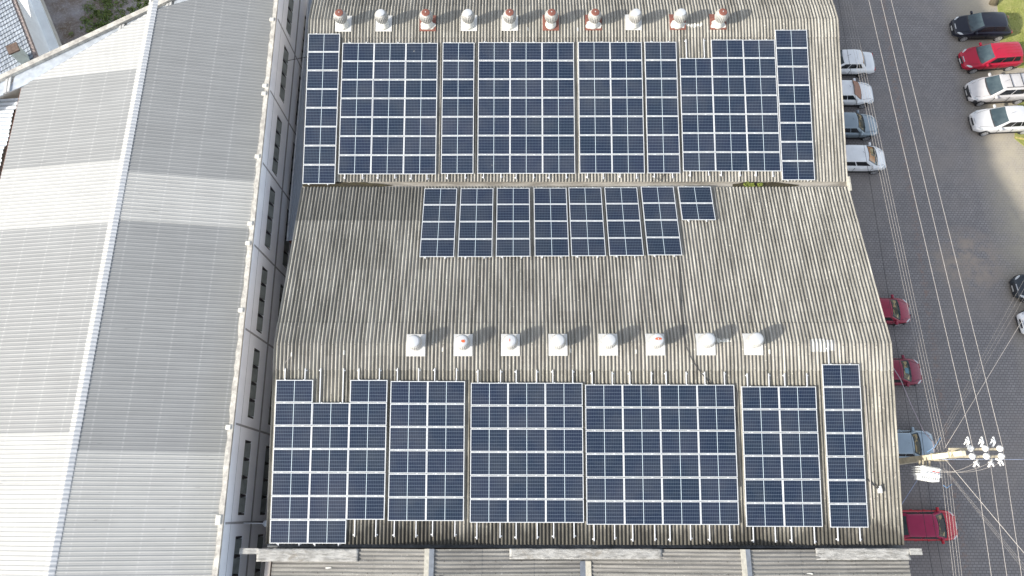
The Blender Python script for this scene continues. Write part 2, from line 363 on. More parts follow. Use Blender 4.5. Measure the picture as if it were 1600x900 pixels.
# tufts along lawn
lp = [(rn.uniform(47.8, 52), rn.uniform(23.2, 31), .7, .05) for _ in range(40)]
tufts('lawn_grass', lp, [plain('blade_a', (.22, .27, .06), .8), plain('blade_b', (.36, .36, .12), .8)], 5200, .05, .06, 'short sunlit lawn grass behind the black hatchback', 'grass', rn)
tufts('shrub', [(47.6, 16.8, .5, .1), (47.2, 16.3, .35, .05)], [M['leafB'], M['weed']], 500, .08, .5, 'small yellow green shrub by the yellow kerb behind the silver sedan', 'shrub', rn)['kind'] = ''
del bpy.data.objects['shrub']['kind']

# leaning tree: only its foot shows at the top of the picture
tr = empty('tree', (47.0, 28.2, 0)); tag(tr, 'tree with a leaning olive brown trunk at the lawn corner', 'tree')
MB().tube([(0, 0, 0), (-.05, .35, .6), (.1, .9, 1.6), (.35, 1.6, 2.8), (.6, 2.3, 3.8)], .3, 9, .14).build('trunk', M['bark'], tr, smooth=True)
m = MB()
for k in range(5):
    a = k*1.25; m.tube([(.6, 2.3, 3.7), (.6+math.cos(a)*.6, 2.6+math.sin(a)*.6, 4.5), (.6+math.cos(a)*1.2, 2.9+math.sin(a)*1.2, 5.1)], .09, 6, .03)
m.build('limbs', M['bark'], tr)
m = MB(); rt = random.Random(5)
cls_ = [(rt.gauss(.6, .8), rt.gauss(3.1, .8), rt.uniform(4.0, 5.6)) for _ in range(26)]
for _ in range(2600):
    q = rt.choice(cls_); p = Vector((rt.gauss(q[0], .3), rt.gauss(q[1], .3), rt.gauss(q[2], .25))); u = Vector((rt.uniform(-1,1), rt.uniform(-1,1), rt.uniform(-1,1))).normalized(); w = u.orthogonal()
    m.add([p-u*.09, p-w*.04, p+u*.09, p+w*.04], [(0, 1, 2, 3)])
m.build('crown', M['leafA'], tr)

# ------------------------------------------------------------------ corrugated roofs
def wave(ph, amp):
    # big corrugation: round crest, valley deepened past the real sheet to hold more shade
    c = math.cos(ph); return amp*(.8*c if c > 0 else 1.55*c)
def corrugated(m, x0, x1, p_hi, p_lo, pitch=.177, amp=.042, lift=.012, seg=10, rows=4, fix=None):
    """wave along X; slope from p_hi=(y,z) down to p_lo=(y,z); courses overlap with the upper one lifted"""
    n = int(round((x1-x0)/pitch))*seg
    hi = Vector((0, *p_hi)); lo = Vector((0, *p_lo)); d = (lo-hi); L = d.length; d.normalize(); nn = Vector((0, -d.z, d.y)); nn = nn if nn.z > 0 else -nn
    for r in range(rows):
        s0 = L*r/rows - (.12 if r else 0); s1 = L*(r+1)/rows
        vs = []; 
        for s, off in ((s0, 0.0), (s1, lift)):
            for i in range(n+1):
                x = x0+(x1-x0)*i/n; ph = 2*math.pi*i/seg
                h = wave(ph, amp) + off
                q = hi+d*s+nn*h; vs.append((x, q.y, q.z))
        fs = []
        for i in range(n): fs.append((i, i+1, n+2+i, n+1+i))
        m.add(vs, fs)
        # cut edge of the course, its own vertices so the shading stays flat
        e0 = vs[n+1:]; m.add(e0+[(x, y, z-.007) for x, y, z in e0], [(i, i+1, n+2+i, n+1+i) for i in range(n)])
    return m
XR = 29.617
R1 = (18.56, 10.50); V1 = (9.18, 8.78); R2 = (0.0, 10.50); E3 = (-9.175, 8.76); NB = (27.9, 8.78)
fac = empty('factory_building', (14.8, 4.0, 0)); tag(fac, 'long factory with brownish grey corrugated zigzag roof carrying the solar panels', 'building')
def fpart(mb, name, mat, smooth=False, **k):
    mb.v = [(x-14.8, y-4.0, z) for x, y, z in mb.v]; return mb.build(name, mat, fac, smooth, **k)
def on(a, b, t): return (lerp(a[0], b[0], t), lerp(a[1], b[1], t))
# material textures use object coordinates (offset is harmless)
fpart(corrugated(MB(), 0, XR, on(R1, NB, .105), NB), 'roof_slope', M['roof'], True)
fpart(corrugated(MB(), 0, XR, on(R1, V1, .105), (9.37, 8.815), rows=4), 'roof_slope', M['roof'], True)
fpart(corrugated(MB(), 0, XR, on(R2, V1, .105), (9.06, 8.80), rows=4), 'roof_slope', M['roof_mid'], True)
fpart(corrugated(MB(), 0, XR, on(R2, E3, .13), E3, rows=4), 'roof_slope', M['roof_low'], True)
def ridge_cap(rp, a, b, ta, tb, mat):
    m = MB()
    for q, tt in ((a, ta), (b, tb)):
        e = on(rp, q, tt); corrugated(m, 0, XR, (rp[0], rp[1]+.022), (e[0], e[1]+.022), rows=1, lift=.01)
    return fpart(m, 'ridge_cap', mat, True)
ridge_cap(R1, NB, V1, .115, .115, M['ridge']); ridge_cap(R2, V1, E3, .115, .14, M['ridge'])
# walls following the gables
prof = [(-9.1, 8.55), (0, 10.35), (9.18, 8.6), (18.56, 10.35), (27.8, 8.6)]
for X0, X1 in ((.12, .37), (XR-.37, XR-.12)):
    m = MB()
    for (ya, za), (yb, zb) in zip(prof, prof[1:]):
        m.add([(X0, ya, 0), (X1, ya, 0), (X1, yb, 0), (X0, yb, 0), (X0, ya, za), (X1, ya, za), (X1, yb, zb), (X0, yb, zb)],
              [(3,2,1,0),(4,5,6,7),(0,1,5,4),(1,2,6,5),(2,3,7,6),(3,0,4,7)])
    fpart(m, 'wall', M['wall'])
fpart(MB().box((.37, -9.1, 0), (XR-.37, -8.85, 8.5)), 'wall', M['wall'])
fpart(MB().box((.37, 27.55, 0), (XR-.37, 27.8, 8.5)), 'wall', M['wall'])
# valley gutter with silt
fpart(MB().box((0.0, 8.98, 8.60), (XR-.02, 9.45, 8.70)), 'valley_gutter', M['gutter'])
def silt(x0, x1, seed):
    rs = random.Random(seed); n = 26; a = []; b = []
    for i in range(n+1):
        t_ = i/n; x = lerp(x0, x1, t_); w = .17*min(1, 4*t_+.35, (1-t_)*3+.05)*rs.uniform(.85, 1.05)
        a.append((x, 9.20-w)); b.append((x, 9.20+w))
    return MB().prism(a+b[::-1], 8.695, 8.745)
fpart(silt(0.02, 4.9, 1), 'gutter_silt', M['silt']); fpart(silt(23.4, 27.0, 2), 'gutter_silt', M['silt'])
fpart(MB().box((XR-.02, 8.80, 8.50), (XR+.10, 9.62, 8.98)), 'gutter_end', M['capstone'], bevel=.02)
fpart(MB().box((0, -9.33, 8.40), (XR, -9.12, 8.52)), 'eaves_gutter', M['zinc_dark'])
# white paint patches on the ridge sheets
def patch(x0, x1, ya, yb, mat, seed=1, ragged=.35):
    rs = random.Random(seed); m = MB(); n = int(round((x1-x0)/.0177)); 
    def zz(y): return (10.5-abs(y)*1.72/9.18 if y < 9 else 10.5-abs(y-18.56)*1.72/9.18)
    ja = [rs.random() for _ in range(n//8+2)]; jb = [rs.random() for _ in range(n//8+2)]
    for i in range(n):
        xa = x0+i*.0177; k = i//8
        y0 = lerp(ya, yb, ragged*ja[k]*.5); y1 = lerp(yb, ya, ragged*jb[k]*.5)
        def P(x, y): return (x, y, zz(y)+.022+.018+wave(2*math.pi*x/.17734, .042))
        ys = [y0, y1] if y0*y1 > 0 or y0 > 9 else [y0, 0, y1]
        for q0, q1 in zip(ys, ys[1:]): m.add([P(xa, q0), P(xa+.0177, q0), P(xa+.0177, q1), P(xa, q1)], [(0, 1, 2, 3)])
    return fpart(m, 'paint_patch', mat, True)
patch(21.28, 21.95, .0, .26, M['seal'], 3, .9); patch(25.72, 26.9, -.42, .25, M['ridge_white'], 4, .25)
patch(20.95, 22.05, 18.05, 18.35, M['seal'], 6, .9)
for i, (px_, py_) in enumerate([(8.05, -.2), (3.35, -.35), (14.2, -.25), (17.35, -.3), (23.72, -.3), (12.25, 18.1), (15.05, 18.05), (0.8, -.45)]):
    patch(px_, px_+.09, py_-.22, py_, M['seal'], 20+i, .1)
# weeds in the gutter
rw = random.Random(11)
for i, (x, y, s) in enumerate([(24.15, 9.2, .20), (24.45, 9.17, .12), (24.85, 9.2, .15)]):
    m = MB()
    for _ in range(60):
        a = rw.uniform(0, 6.28); r = s*math.sqrt(rw.random()); p = Vector((math.cos(a)*r, math.sin(a)*r*.7, rw.uniform(.0, .16))); u = Vector((rw.uniform(-1,1), rw.uniform(-1,1), .2)).normalized(); w = Vector((-u.y, u.x, 0))
        m.add([p-u*.045, p-w*.025, p+u*.045, p+w*.025], [(0, 1, 2, 3)])
    tag(m.build('gutter_weed', M['weed'], loc=(x, y, 8.745)), ['large yellow green weed growing in the valley gutter, leftmost of three', 'smallest yellow green weed in the valley gutter, between two bigger ones', 'round yellow green weed in the valley gutter, rightmost of three'][i], 'weed', 'weeds in the valley gutter')

# ------------------------------------------------------------------ solar panels
PW, PH, PX, PY = 1.762, 1.052, 1.769, 1.077
fm = MB(); fw = .030
fm.box((0, 0, -.035), (PW, fw, .002)); fm.box((0, PH-fw, -.035), (PW, PH, .002)); fm.box((0, fw, -.035), (fw+.004, PH-fw, .002)); fm.box((PW-fw-.004, fw, -.035), (PW, PH-fw, .002))
# mid clamps between rows
fm.box((.40, PH, -.02), (.46, PY, .006)); fm.box((1.29, PH, -.02), (1.35, PY, .006))
proto = empty('solar_panel'); fr = fm.build('frame', M['alu'], proto)
cs_ = MB().box((fw+.004, fw, -.025), (PW-fw-.004, PH-fw, -.003)).build('cell_sheet', M['cells'], proto)
SL = {'upper': (Vector((0, 18.56, 10.48)), Vector((0, 9.1774, 8.782))), 'middle': (Vector((0, 9.1774, 8.782)), Vector((0, 0, 10.5))), 'lower': (Vector((0, 0, 10.5)), Vector((0, -9.1751, 8.757)))}
BL = {'upper': [(0.061, .901, 1, 8), (1.983, 1.443, 3, 7), (7.556, 1.423, 1, 7), (9.538, 1.412, 3, 7), (15.078, 1.396, 2, 7), (18.768, 1.388, 1, 7), (20.690, 1.273, 3, 7), (26.039, .691, 1, 8)],
      'middle': [(6.698, .318, 1, 4), (8.652, .310, 1, 4), (10.602, .292, 1, 4), (12.586, .274, 1, 4), (14.463, .256, 1, 4), (16.399, .242, 1, 4), (18.363, .204, 1, 4), (20.358, .208, 1, 2)],
      'lower': [(.209, 1.763, 3, 7), (5.669, 1.816, 2, 6), (9.485, 1.890, 3, 6), (14.912, 1.972, 4, 6), (22.316, 2.051, 2, 6), (26.195, 1.001, 1, 7)]}
MISS = {('upper', 6, 0, 0), ('lower', 0, 1, 0), ('lower', 0, 2, 6)}
ORD = ['first', 'second', 'third', 'fourth', 'fifth', 'sixth', 'seventh', 'eighth']
NUM = ['one', 'two', 'three', 'four', 'five', 'six', 'seven', 'eight']
first = True; rc = random.Random(2)
for sl, (A, B) in SL.items():
    d = (B-A).normalized(); n = Vector((0, -d.z, d.y)); n = n if n.z > 0 else -n
    up = -d if True else d
    rotm = Matrix((Vector((1, 0, 0)), -d if n.z*(-d.y) >= 0 else d, n)).transposed()
    # local y must make a right-handed frame with x and n
    ydir = n.cross(Vector((1, 0, 0)))
    rotm = Matrix((Vector((1, 0, 0)), ydir, n)).transposed(); eul = rotm.to_euler()
    for bi, (bx, bs, nc, nr) in enumerate(BL[sl]):
        for c in range(nc):
            for r in range(nr):
                if (sl, bi, c, r) in MISS: continue
                base = A + d*(bs+r*PY+(PH if ydir.dot(d) < 0 else 0)) + n*(.137+rc.uniform(-.002, .002)) + Vector((bx+c*PX, 0, 0))
                eul2 = eul.copy(); eul2.x += rc.gauss(0, R(.35)); eul2.y += rc.gauss(0, R(.25))
                if first: o = proto; o.location = base; o.rotation_euler = eul2; first = False
                else: o = copy_tree(proto, base, eul2)
                if nc == 1: lab = f'solar panel, row {NUM[r]} from top, {ORD[bi]} array from left, {sl} roof slope'
                else: lab = f'solar panel, row {NUM[r]} column {NUM[c]} of {ORD[bi]} array from left, {sl} roof slope'
                tag(o, lab, 'solar panel', f'solar panels on the {sl} roof slope')
        # rails under each column
        for c in range(nc):
            r0 = 1 if (sl, bi, c, 0) in MISS else 0
            r1 = nr-1 if (sl, bi, c, nr-1) in MISS else nr
            for k, fx in enumerate((.20, .76)):
                fx += rc.uniform(-.04, .04)
                if sl == 'upper': s0 = bs-rc.uniform(.04, .10); s1 = bs+nr*PY+rc.uniform(.20, .30)
                elif sl == 'middle': s0 = bs-.04; s1 = bs+nr*PY+.05
                else: s0 = bs-(.62 if nr == 6 else .55 if bi == 0 else (.85 if k == 0 else .05)); s1 = bs+6*PY+rc.uniform(.66, .74)
                if nr == 8: s0 = bs-.03; s1 = bs+nr*PY+.03
                if sl == 'lower' and nr == 7 and bi == 0: s1 = bs+7*PY+(.10 if c < 2 else -.32)
                if sl == 'lower' and bi == 5: s1 = bs+7*PY+.60
                if s0 < .0: s0 = .02
                a = A+d*s0; L = s1-s0
                mb = MB()
                x = bx+c*PX+fx*PX
                ys = (-1, 1)
                Lb = L if ydir.dot(d) > 0 else -L
                mb.box((-.022, min(0, Lb), -.05), (.022, max(0, Lb), -.002))
                # hook feet fixing the rail on the crests
                for hk in (0.10, abs(L)/2, abs(L)-.08):
                    yy = hk if Lb > 0 else -hk
                    mb.box((.022 if k else -.09, yy-.03, -.062), (.09 if k else -.022, yy+.03, -.045))
                ro = mb.build('mounting_rail', M['alu_rail'], loc=a+n*(.100)+Vector((x, 0, 0))); ro.rotation_euler = eul
                col = '' if nc == 1 else f'column {NUM[c]} of '
                tag(ro, f'{"left" if k == 0 else "right"} white mounting rail under {col}{ORD[bi]} array from left, {sl} roof slope', 'mounting rail', 'mounting rails under the solar arrays')

# ------------------------------------------------------------------ wind turbine ventilators on both ridges
def roofz(y, ridge_y): return 10.5-abs(y-ridge_y)*.1865
def vent(ix, x, ry, y0, y1, plate, capm, hy, hz, look, label, group, patchy=False, spot=None):
    t = empty('roof_ventilator', (x, ry, 10.5)); tag(t, label, 'ventilator', group)
    m = MB(); w = .455; pts = [y0, ry, y1]
    def zp(y): return roofz(y, ry)-10.5+.062
    m.add([(sx*w, y-ry, zp(y)+dz) for dz in (0, .012) for y in pts for sx in (-1, 1)],
          [(1, 0, 2, 3), (3, 2, 4, 5), (6, 7, 9, 8), (8, 9, 11, 10), (0, 1, 7, 6), (4, 10, 11, 5), (0, 6, 8, 2), (2, 8, 10, 4), (1, 3, 9, 7), (3, 5, 11, 9)])
    m.build('base_plate', plate, t)
    hy -= ry
    if patchy:
        rs = random.Random(ix); k = 22; top = []; 
        for j in range(k):
            a = 2*math.pi*j/k; rr = rs.uniform(.36, .47); px = max(-.45, min(.45, rr*math.cos(a))); py = max(y0-ry+.1, min(y1-ry-.04, hy-.08+rr*.85*math.sin(a))); top.append((px, py))
        MB().prism(top, lambda p: zp(p[1]+ry)+.012, lambda p: zp(p[1]+ry)+.03).build('sealant', M['seal'], t)
    nz = -.05
    MB().lathe([(.31, nz), (.29, .10), (.225, .16), (.215, hz-.30)], (0, hy, 0), 24).build('neck', M['seal'] if look == 'globe' else M['vent_white'], t, smooth=True)
    if look == 'globe':
        prof = [(.22, -.34), (.30, -.30, .0), (.35, -.18, .10), (.375, -.04, .11), (.36, .10, .10), (.30, .20, .08), (.22, .26, .0), (.20, .27)]
        MB().lathe(prof, (0, hy, hz), 48).build('turbine_globe', M['vent'], t)
        cp = MB().lathe([(.225, .255), (.225, .285), (.19, .30), (.10, .312), (.03, .315)], (0, hy, hz), 24).build('cap', capm, t, smooth=False)
        if capm is not M['vent_cap']: MB().lathe([(.03, .315), (.03, .34)], (0, hy, hz), 10).build('axle_nut', M['white'], cp)
    else:
        prof = [(.24, -.30), (.345, -.28, .0), (.365, -.18, .05), (.36, -.05, .06), (.325, .06, .05), (.27, .11, 0), (.25, .12)]
        MB().lathe(prof, (0, hy, hz), 48).build('turbine_globe', M['vent_white'], t)
        cp = MB().lathe([(.265, .11), (.265, .14), (.22, .165), (.12, .18), (.04, .185)], (0, hy, hz), 28).build('cap', capm, t, smooth=False)
        if spot:
            m = MB(); n = 14; rs = random.Random(ix+50)
            pl = [(spot[0]+spot[2]*math.cos(2*math.pi*j/n)*rs.uniform(.8, 1.1), hy+spot[1]+spot[3]*math.sin(2*math.pi*j/n)*rs.uniform(.8, 1.1)) for j in range(n)]
            m.prism(pl, hz+.17, hz+.192).build('rust_spot', M['orange'], t)
            if spot[2] > .15: MB().lathe([(.03, .19), (.03, .205)], (0, hy, hz), 10).build('axle_nut', M['white'], t)
U1 = [(1.98, 'w', 'r'), (4.24, 'w', 'w'), (6.70, 'p', 'r'), (9.00, 'w', 'w'), (11.28, 'w', 'r'), (13.57, 'r', 'r'), (15.95, 'p', 'r'), (18.19, 'w', 'w'), (20.65, 'p', 'w'), (22.90, 'p', 'r')]
lab1 = ['rust capped ventilator on a white plate, leftmost on the upper ridge', 'white capped ventilator on a white plate, second from left on upper ridge', 'rust capped ventilator on a part sealed rust plate, third from left on upper ridge',
        'white capped ventilator on a white plate, fourth from left on upper ridge', 'rust capped ventilator on a white plate, fifth from left on upper ridge', 'rust capped ventilator on a bare rust red plate, sixth on the upper ridge',
        'rust capped ventilator on a part sealed rust plate, seventh from left on upper ridge', 'white capped ventilator on a white plate, eighth from left on upper ridge', 'white capped ventilator on a part sealed rust red plate, upper ridge',
        'rust capped ventilator on a rust plate, rightmost on the upper ridge']
HX1 = [2.0, 4.29, 6.78, 8.99, 11.23, 13.48, 15.9, 18.14, 20.56, 22.8]
for i, (x, pl, cp) in enumerate(U1):
    sh = .03*(i/9)
    vent(i, x, 18.56, 17.81+.1*i/9, 18.79+.1*i/9, M['white'] if pl == 'w' else M['rust'], M['rust'] if cp == 'r' else M['vent_cap'], 18.2+sh, .74, 'globe', lab1[i], 'ventilators along the upper ridge', pl == 'p')
X2 = [6.82, 9.09, 11.36, 13.64, 16.05, 18.31, 20.72, 22.99]
lab2 = ['white ventilator on a white plate, leftmost on the lower ridge', 'white ventilator with a round orange rust spot on its cap, lower ridge', 'white ventilator with a thin orange streak on its cap, lower ridge', 'plain white ventilator fourth from left on the lower ridge',
        'plain white ventilator fifth from left on the lower ridge', 'white ventilator with an orange band and white nut on its cap, lower ridge', 'white ventilator beside the white paint splash on the lower ridge', 'plain white ventilator rightmost on the lower ridge']
spots = [None, (.05, -.03, .10, .075), (-.03, -.01, .02, .07), None, None, (0, .01, .17, .06), None, None]
for i, x in enumerate(X2):
    vent(i+20, x, 0.0, -.64+.07*i/7, .44+.05*i/7, M['white'], M['vent_cap'], -.08+.14*i/7, .62, 'flat', lab2[i], 'ventilators along the lower ridge', False, spots[i])

# cables and sensor on the roof
def cable(name, pts, r, mat, label, cat='cable', n=6, group=None):
    o = MB().tube(pts, r, n).build(name, mat, smooth=True); tag(o, label, cat, group); return o
cable('roof_cable', [(19.95, 5.1, 9.60), (19.88, 4.0, 9.80), (19.8, 2.25, 10.12), (19.71, .38, 10.47), (19.74, 0, 10.56), (19.76, -.14, 10.53), (20.07, -.86, 10.40), (20.45, -1.4, 10.30), (20.95, -1.97, 10.20)], .02, M['cable'], 'dark cable running over the lower ridge into the wide solar array')
cable('roof_cable', [(18.75, 10.05, 9.0), (19.15, 9.6, 8.93), (19.45, 9.38, 8.90), (19.8, 9.95, 8.98)], .014, M['cable'], 'thin dark cable looping in the valley gutter below the upper arrays')
cable('roof_cable', [(22.0, -2.0, 10.20), (22.12, -2.35, 10.12), (22.05, -3.4, 9.92), (22.14, -5.0, 9.62), (22.1, -6.6, 9.33)], .018, M['cable'], 'dark cable in the gap between the fourth and fifth lower arrays')
cable('roof_cable', [(28.2, -2.0, 10.18), (28.24, -4.4, 9.72), (28.2, -6.5, 9.33), (28.22, -8.0, 9.04)], .022, M['cable_pale'], 'pale conduit running down beside the rightmost lower array')
sn = empty('weather_sensor', (28.6, -6.73, 9.24)); tag(sn, 'small white weather sensor on a dark rod near the roof edge', 'sensor')
MB().box((-.10, -.14, .03), (.10, .10, .17)).build('housing', M['white'], sn, bevel=.03)
MB().lathe([(.055, .17), (.07, .2), (.03, .26)], (.02, .14, -.05), 12).build('dome', M['white'], sn, smooth=True)
MB().tube([(-.52, .50, .10), (-.08, .04, .10)], .03, 7).build('rod', M['cable'], sn)

# ------------------------------------------------------------------ south building
sb = empty('workshop_building', (14.8, -16, 0)); tag(sb, 'low workshop with grey sideways corrugated gables below the factory', 'building')
SX = [-.2, .3, 7.68, 14.85, 22.07, 29.6, 29.9]; SZ = [8.55, 8.5, 9.3, 8.5, 9.3, 8.5, 8.55]
def southroof(xa, za, xb, zb, cols):
    m = MB(); L = math.hypot(xb-xa, zb-za); seg = 8; y0, y1 = -9.36, -24.0; n = int((y0-y1)/.177)*seg
    for c in range(cols):
        t0 = c/cols-(.015 if c else 0); t1 = (c+1)/cols; o0, o1 = (.0, .010) if zb < za else (.010, .0)
        vs = []
        for t_, off in ((t0, o0), (t1, o1)):
            for i in range(n+1):
                y = y0+(y1-y0)*i/n; vs.append((lerp(xa, xb, t_)-14.8, y+16, lerp(za, zb, t_)+.0255*math.cos(2*math.pi*i/seg)+off))
        m.add(vs, [(i, n+1+i, n+2+i, i+1) for i in range(n)])
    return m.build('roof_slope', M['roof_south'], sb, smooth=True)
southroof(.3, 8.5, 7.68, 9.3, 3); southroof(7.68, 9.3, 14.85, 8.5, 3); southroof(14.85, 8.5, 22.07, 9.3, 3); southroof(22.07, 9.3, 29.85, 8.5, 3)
for x in (7.68, 22.07):
    for sgn, mt in ((-1, M['capstone']), (1, M['shaded_cap'])):  # one cap in two painted tones, lit west side and shaded east side
        a = x-14.8; e = a+sgn*.22
        MB().add([(a, 6.66, 9.36), (e, 6.66, 9.335), (e, -8, 9.335), (a, -8, 9.36), (a, 6.66, 9.345), (e, 6.66, 9.30), (e, -8, 9.30), (a, -8, 9.345)],
                 [(0, 1, 2, 3) if sgn < 0 else (3, 2, 1, 0), (4, 7, 6, 5), (0, 4, 5, 1), (1, 5, 6, 2), (2, 6, 7, 3)]).build('ridge_cap', mt, sb)
# valley lining
for x in (14.85,):
    for sgn, mt in ((-1, M['shaded_cap']), (1, M['capstone'])):  # painted shade on the east-facing side, lit tone on the other
        a = x-14.8; e = a+sgn*.26
        MB().add([(a, 6.1, 8.545), (e, 6.1, 8.60), (e, -8, 8.60), (a, -8, 8.545), (a, 6.1, 8.535), (e, 6.1, 8.59), (e, -8, 8.59), (a, -8, 8.535)],
                 [(0, 1, 2, 3), (4, 7, 6, 5), (0, 4, 5, 1), (1, 5, 6, 2), (2, 6, 7, 3)]).build('valley_flashing', mt, sb)
def flashing(x0, x1, y0, y1, z, lab, seed):
    rs = random.Random(seed); m = MB(); nx = int((x1-x0)/.12); ny = 6
    vs = [(lerp(x0, x1, i/nx)-14.8, lerp(y0, y1, j/ny)+16, z+.03*math.sin(i*.55+j)+rs.uniform(-.012, .012)+.05*(1-j/ny)) for j in range(ny+1) for i in range(nx+1)]
    m.add(vs, [(j*(nx+1)+i, (j+1)*(nx+1)+i, (j+1)*(nx+1)+i+1, j*(nx+1)+i+1) for j in range(ny) for i in range(nx)])
    o = m.build('flashing', M['flash'], sb, smooth=True); s = o.modifiers.new('s', 'SOLIDIFY'); s.thickness = .008; o['label'] = lab
flashing(-.3, 4.38, -9.36, -9.92, 8.98, 'crumpled pale metal flashing at the left valley', 1)
flashing(11.33, 18.36, -9.34, -9.80, 8.92, 'crumpled pale metal flashing over the middle valley', 2)
flashing(25.4, 29.75, -9.30, -9.80, 8.95, 'crumpled pale metal flashing at the right valley', 3)
for x, y, mt in ((18.9, -10.75, 'rust'), (8.1, -10.55, 'seal'), (3.0, -10.2, 'seal'), (13.9, -10.7, 'rust'), (26.9, -10.6, 'rust'), (25.0, -10.4, 'seal')):
    zz = (9.3-abs(x-7.68)*.1115 if x < 14.85 else 9.3-abs(x-22.07)*.1115)+.03
    MB().prism([(x-14.8+.11*math.cos(a)*(1.4 if mt == 'seal' else .6), y+16+.05*math.sin(a)) for a in [k*math.pi/4 for k in range(8)]], zz-.02, zz+.012).build('paint_spot', M[mt], sb)
MB().box((-1.1-14.8, 6.40, 8.98), (-.25-14.8, 6.66, 9.04)).build('flashing', M['flash'], sb)
MB().box((29.7-14.8, 6.42, 9.0), (30.25-14.8, 6.70, 9.06)).build('flashing', M['flash'], sb)
for X0, X1 in ((-.05, .2), (29.5, 29.72)): MB().box((X0-14.8, -8, 0), (X1-14.8, 6.5, 8.42)).build('wall', M['wall'], sb)
MB().prism([(.2-14.8, 6.2), (29.5-14.8, 6.2), (29.5-14.8, 6.45), (.2-14.8, 6.45)], 0, 8.4).build('wall', M['wall'], sb)

# ------------------------------------------------------------------ metal roofed hall on the left
hall = empty('metal_roofed_hall', (-8.7, 4, 0)); tag(hall, 'tall hall with pale and grey banded sheet metal gable roof left of factory', 'building')
def hp(mb, name, mat, parent=None, **k):
    if parent is None: mb.v = [(x+8.7, y-4, z) for x, y, z in mb.v]; return mb.build(name, mat, hall, **k)
    mb.v = [(x+8.7, y-4, z) for x, y, z in mb.v]; return mb.build(name, mat, parent, **k)
def EX(y): return -2.12-.0150*y          # right end of roof sheets (inside the coping)
def RX(y): return -8.715-.003*y          # ridge
def WX(y): return -15.85-.012*y + .02    # left eave
ZR, ZE = 10.70, 9.50
def diag(x): return 14.77+(x+15.81)*.699  # northern clip line
def hall_sheets(side, v0, v1, rib=.02):
    """ribs run across the slope; sampled along y"""
    m = MB(); pitch = .20; pr = [(0, 0), (.55, 0), (.68, 1), (.87, 1)]
    ys = []; y = v0
    k0 = math.floor(v0/pitch)
    k = k0
    while k*pitch < v1:
        for f, h in pr:
            yy = (k+f)*pitch
            if v0 <= yy <= v1: ys.append((yy, h*rib))
        k += 1
    ys = [(v0, 0)]+ys+[(v1, 0)]
    vs = []; fs = []; rows = []
    for yy, h in ys:
        if side == 'L':
            xa, xb = WX(yy), RX(yy)-.20; lim = (yy-14.97)/.565-15.88
            if lim >= xb: break
            xa = max(xa, lim)
            za = lerp(ZE, ZR, (xa-WX(yy))/(RX(yy)-WX(yy))); zb = lerp(ZE, ZR, (xb-WX(yy))/(RX(yy)-WX(yy)))
        else:
            xa, xb = RX(yy)+.20, EX(yy); lim = (yy-14.97)/.565-15.88
            if lim >= xb: break
            xa = max(xa, lim)
            za = lerp(ZR, ZE, (xa-RX(yy))/(EX(yy)-RX(yy))); zb = ZE
        vs += [(xa, yy, za+h), (xb, yy, zb+h)]; rows.append(yy)
    n = len(rows)
    m.add(vs, [(2*i, 2*i+1, 2*i+3, 2*i+2) for i in range(n-1)])
    return m
bandsL = [(-16, -4.27, 'l'), (-4.27, 6.2, 'g'), (6.2, 9.72, 'l'), (9.72, 15.25, 'g'), (15.25, 19.9, 'l')]
bandsR = [(-16, -5.1, 'l'), (-5.1, 6.35, 'g'), (6.35, 9.05, 'l'), (9.05, 25, 'g')]
for s, bl in (('L', bandsL), ('R', bandsR)):
    for v0, v1, c in bl: hp(hall_sheets(s, v0, v1, .022 if c == 'l' else .012), 'roof_slope', M['sheet_light'] if c == 'l' else M['sheet_grey'])
hp(MB().prism([(WX(-16)-.03, -16), (WX(-16)+.03, -16), (WX(14.9)+.03, 14.9), (WX(14.9)-.03, 14.9)], ZE-.10, ZE-.01), 'eave_trim', M['rust'])
# ribbed ridge capping
for sgn, mt in ((-1, M['ridge_white']), (1, M['ridge_right'])):
    m = MB(); ys = []
    k = int(-16/.2)
    while k*.2 < 19.75:
        for f, h in ((0, 0), (.35, 0), (.5, 1), (.85, 1)): ys.append(((k+f)*.2, h*.022))
        k += 1
    vs = []
    for yy, h in ys: a = RX(yy); vs += [(a, yy, ZR+.008+h*1.3), (a+sgn*.26, yy, ZR-.26*(ZR-ZE)/6.7+.012+h*1.3)]
    m.add(vs, [(2*i, 2*i+1, 2*i+3, 2*i+2) if sgn > 0 else (2*i+2, 2*i+3, 2*i+1, 2*i) for i in range(len(ys)-1)])
    hp(m, 'ridge_cap', mt)
hp(MB().prism([(RX(19.7)-.14, 19.62), (RX(19.7)+.16, 19.75), (RX(19.7)+.08, 19.98), (RX(19.7)-.22, 19.85)], ZR-.05, ZR+.10), 'ridge_end', M['white'])
# coping along the right edge, ragged inside line
rk = random.Random(9); inn = []; out = []
y = -16.0
while y < 25: inn.append((EX(y)-.05+rk.uniform(-.03, .05), y)); out.append((-1.935-.0150*y, y)); y += .35
hp(MB().prism(inn+out[::-1], 9.40, 9.56), 'coping', M['coping'])
# white mortar lumps on coping
for y in (19.3, 14.9, 14.4, 10.5, 6.6, 5.5, 1.9, -3.9, -8.2, -8.0):
    hp(MB().box((EX(y)-.16, y-.12, 9.52), (EX(y)+.10, y+.12, 9.62)), 'mortar_lump', M['seal'], bevel=.04)
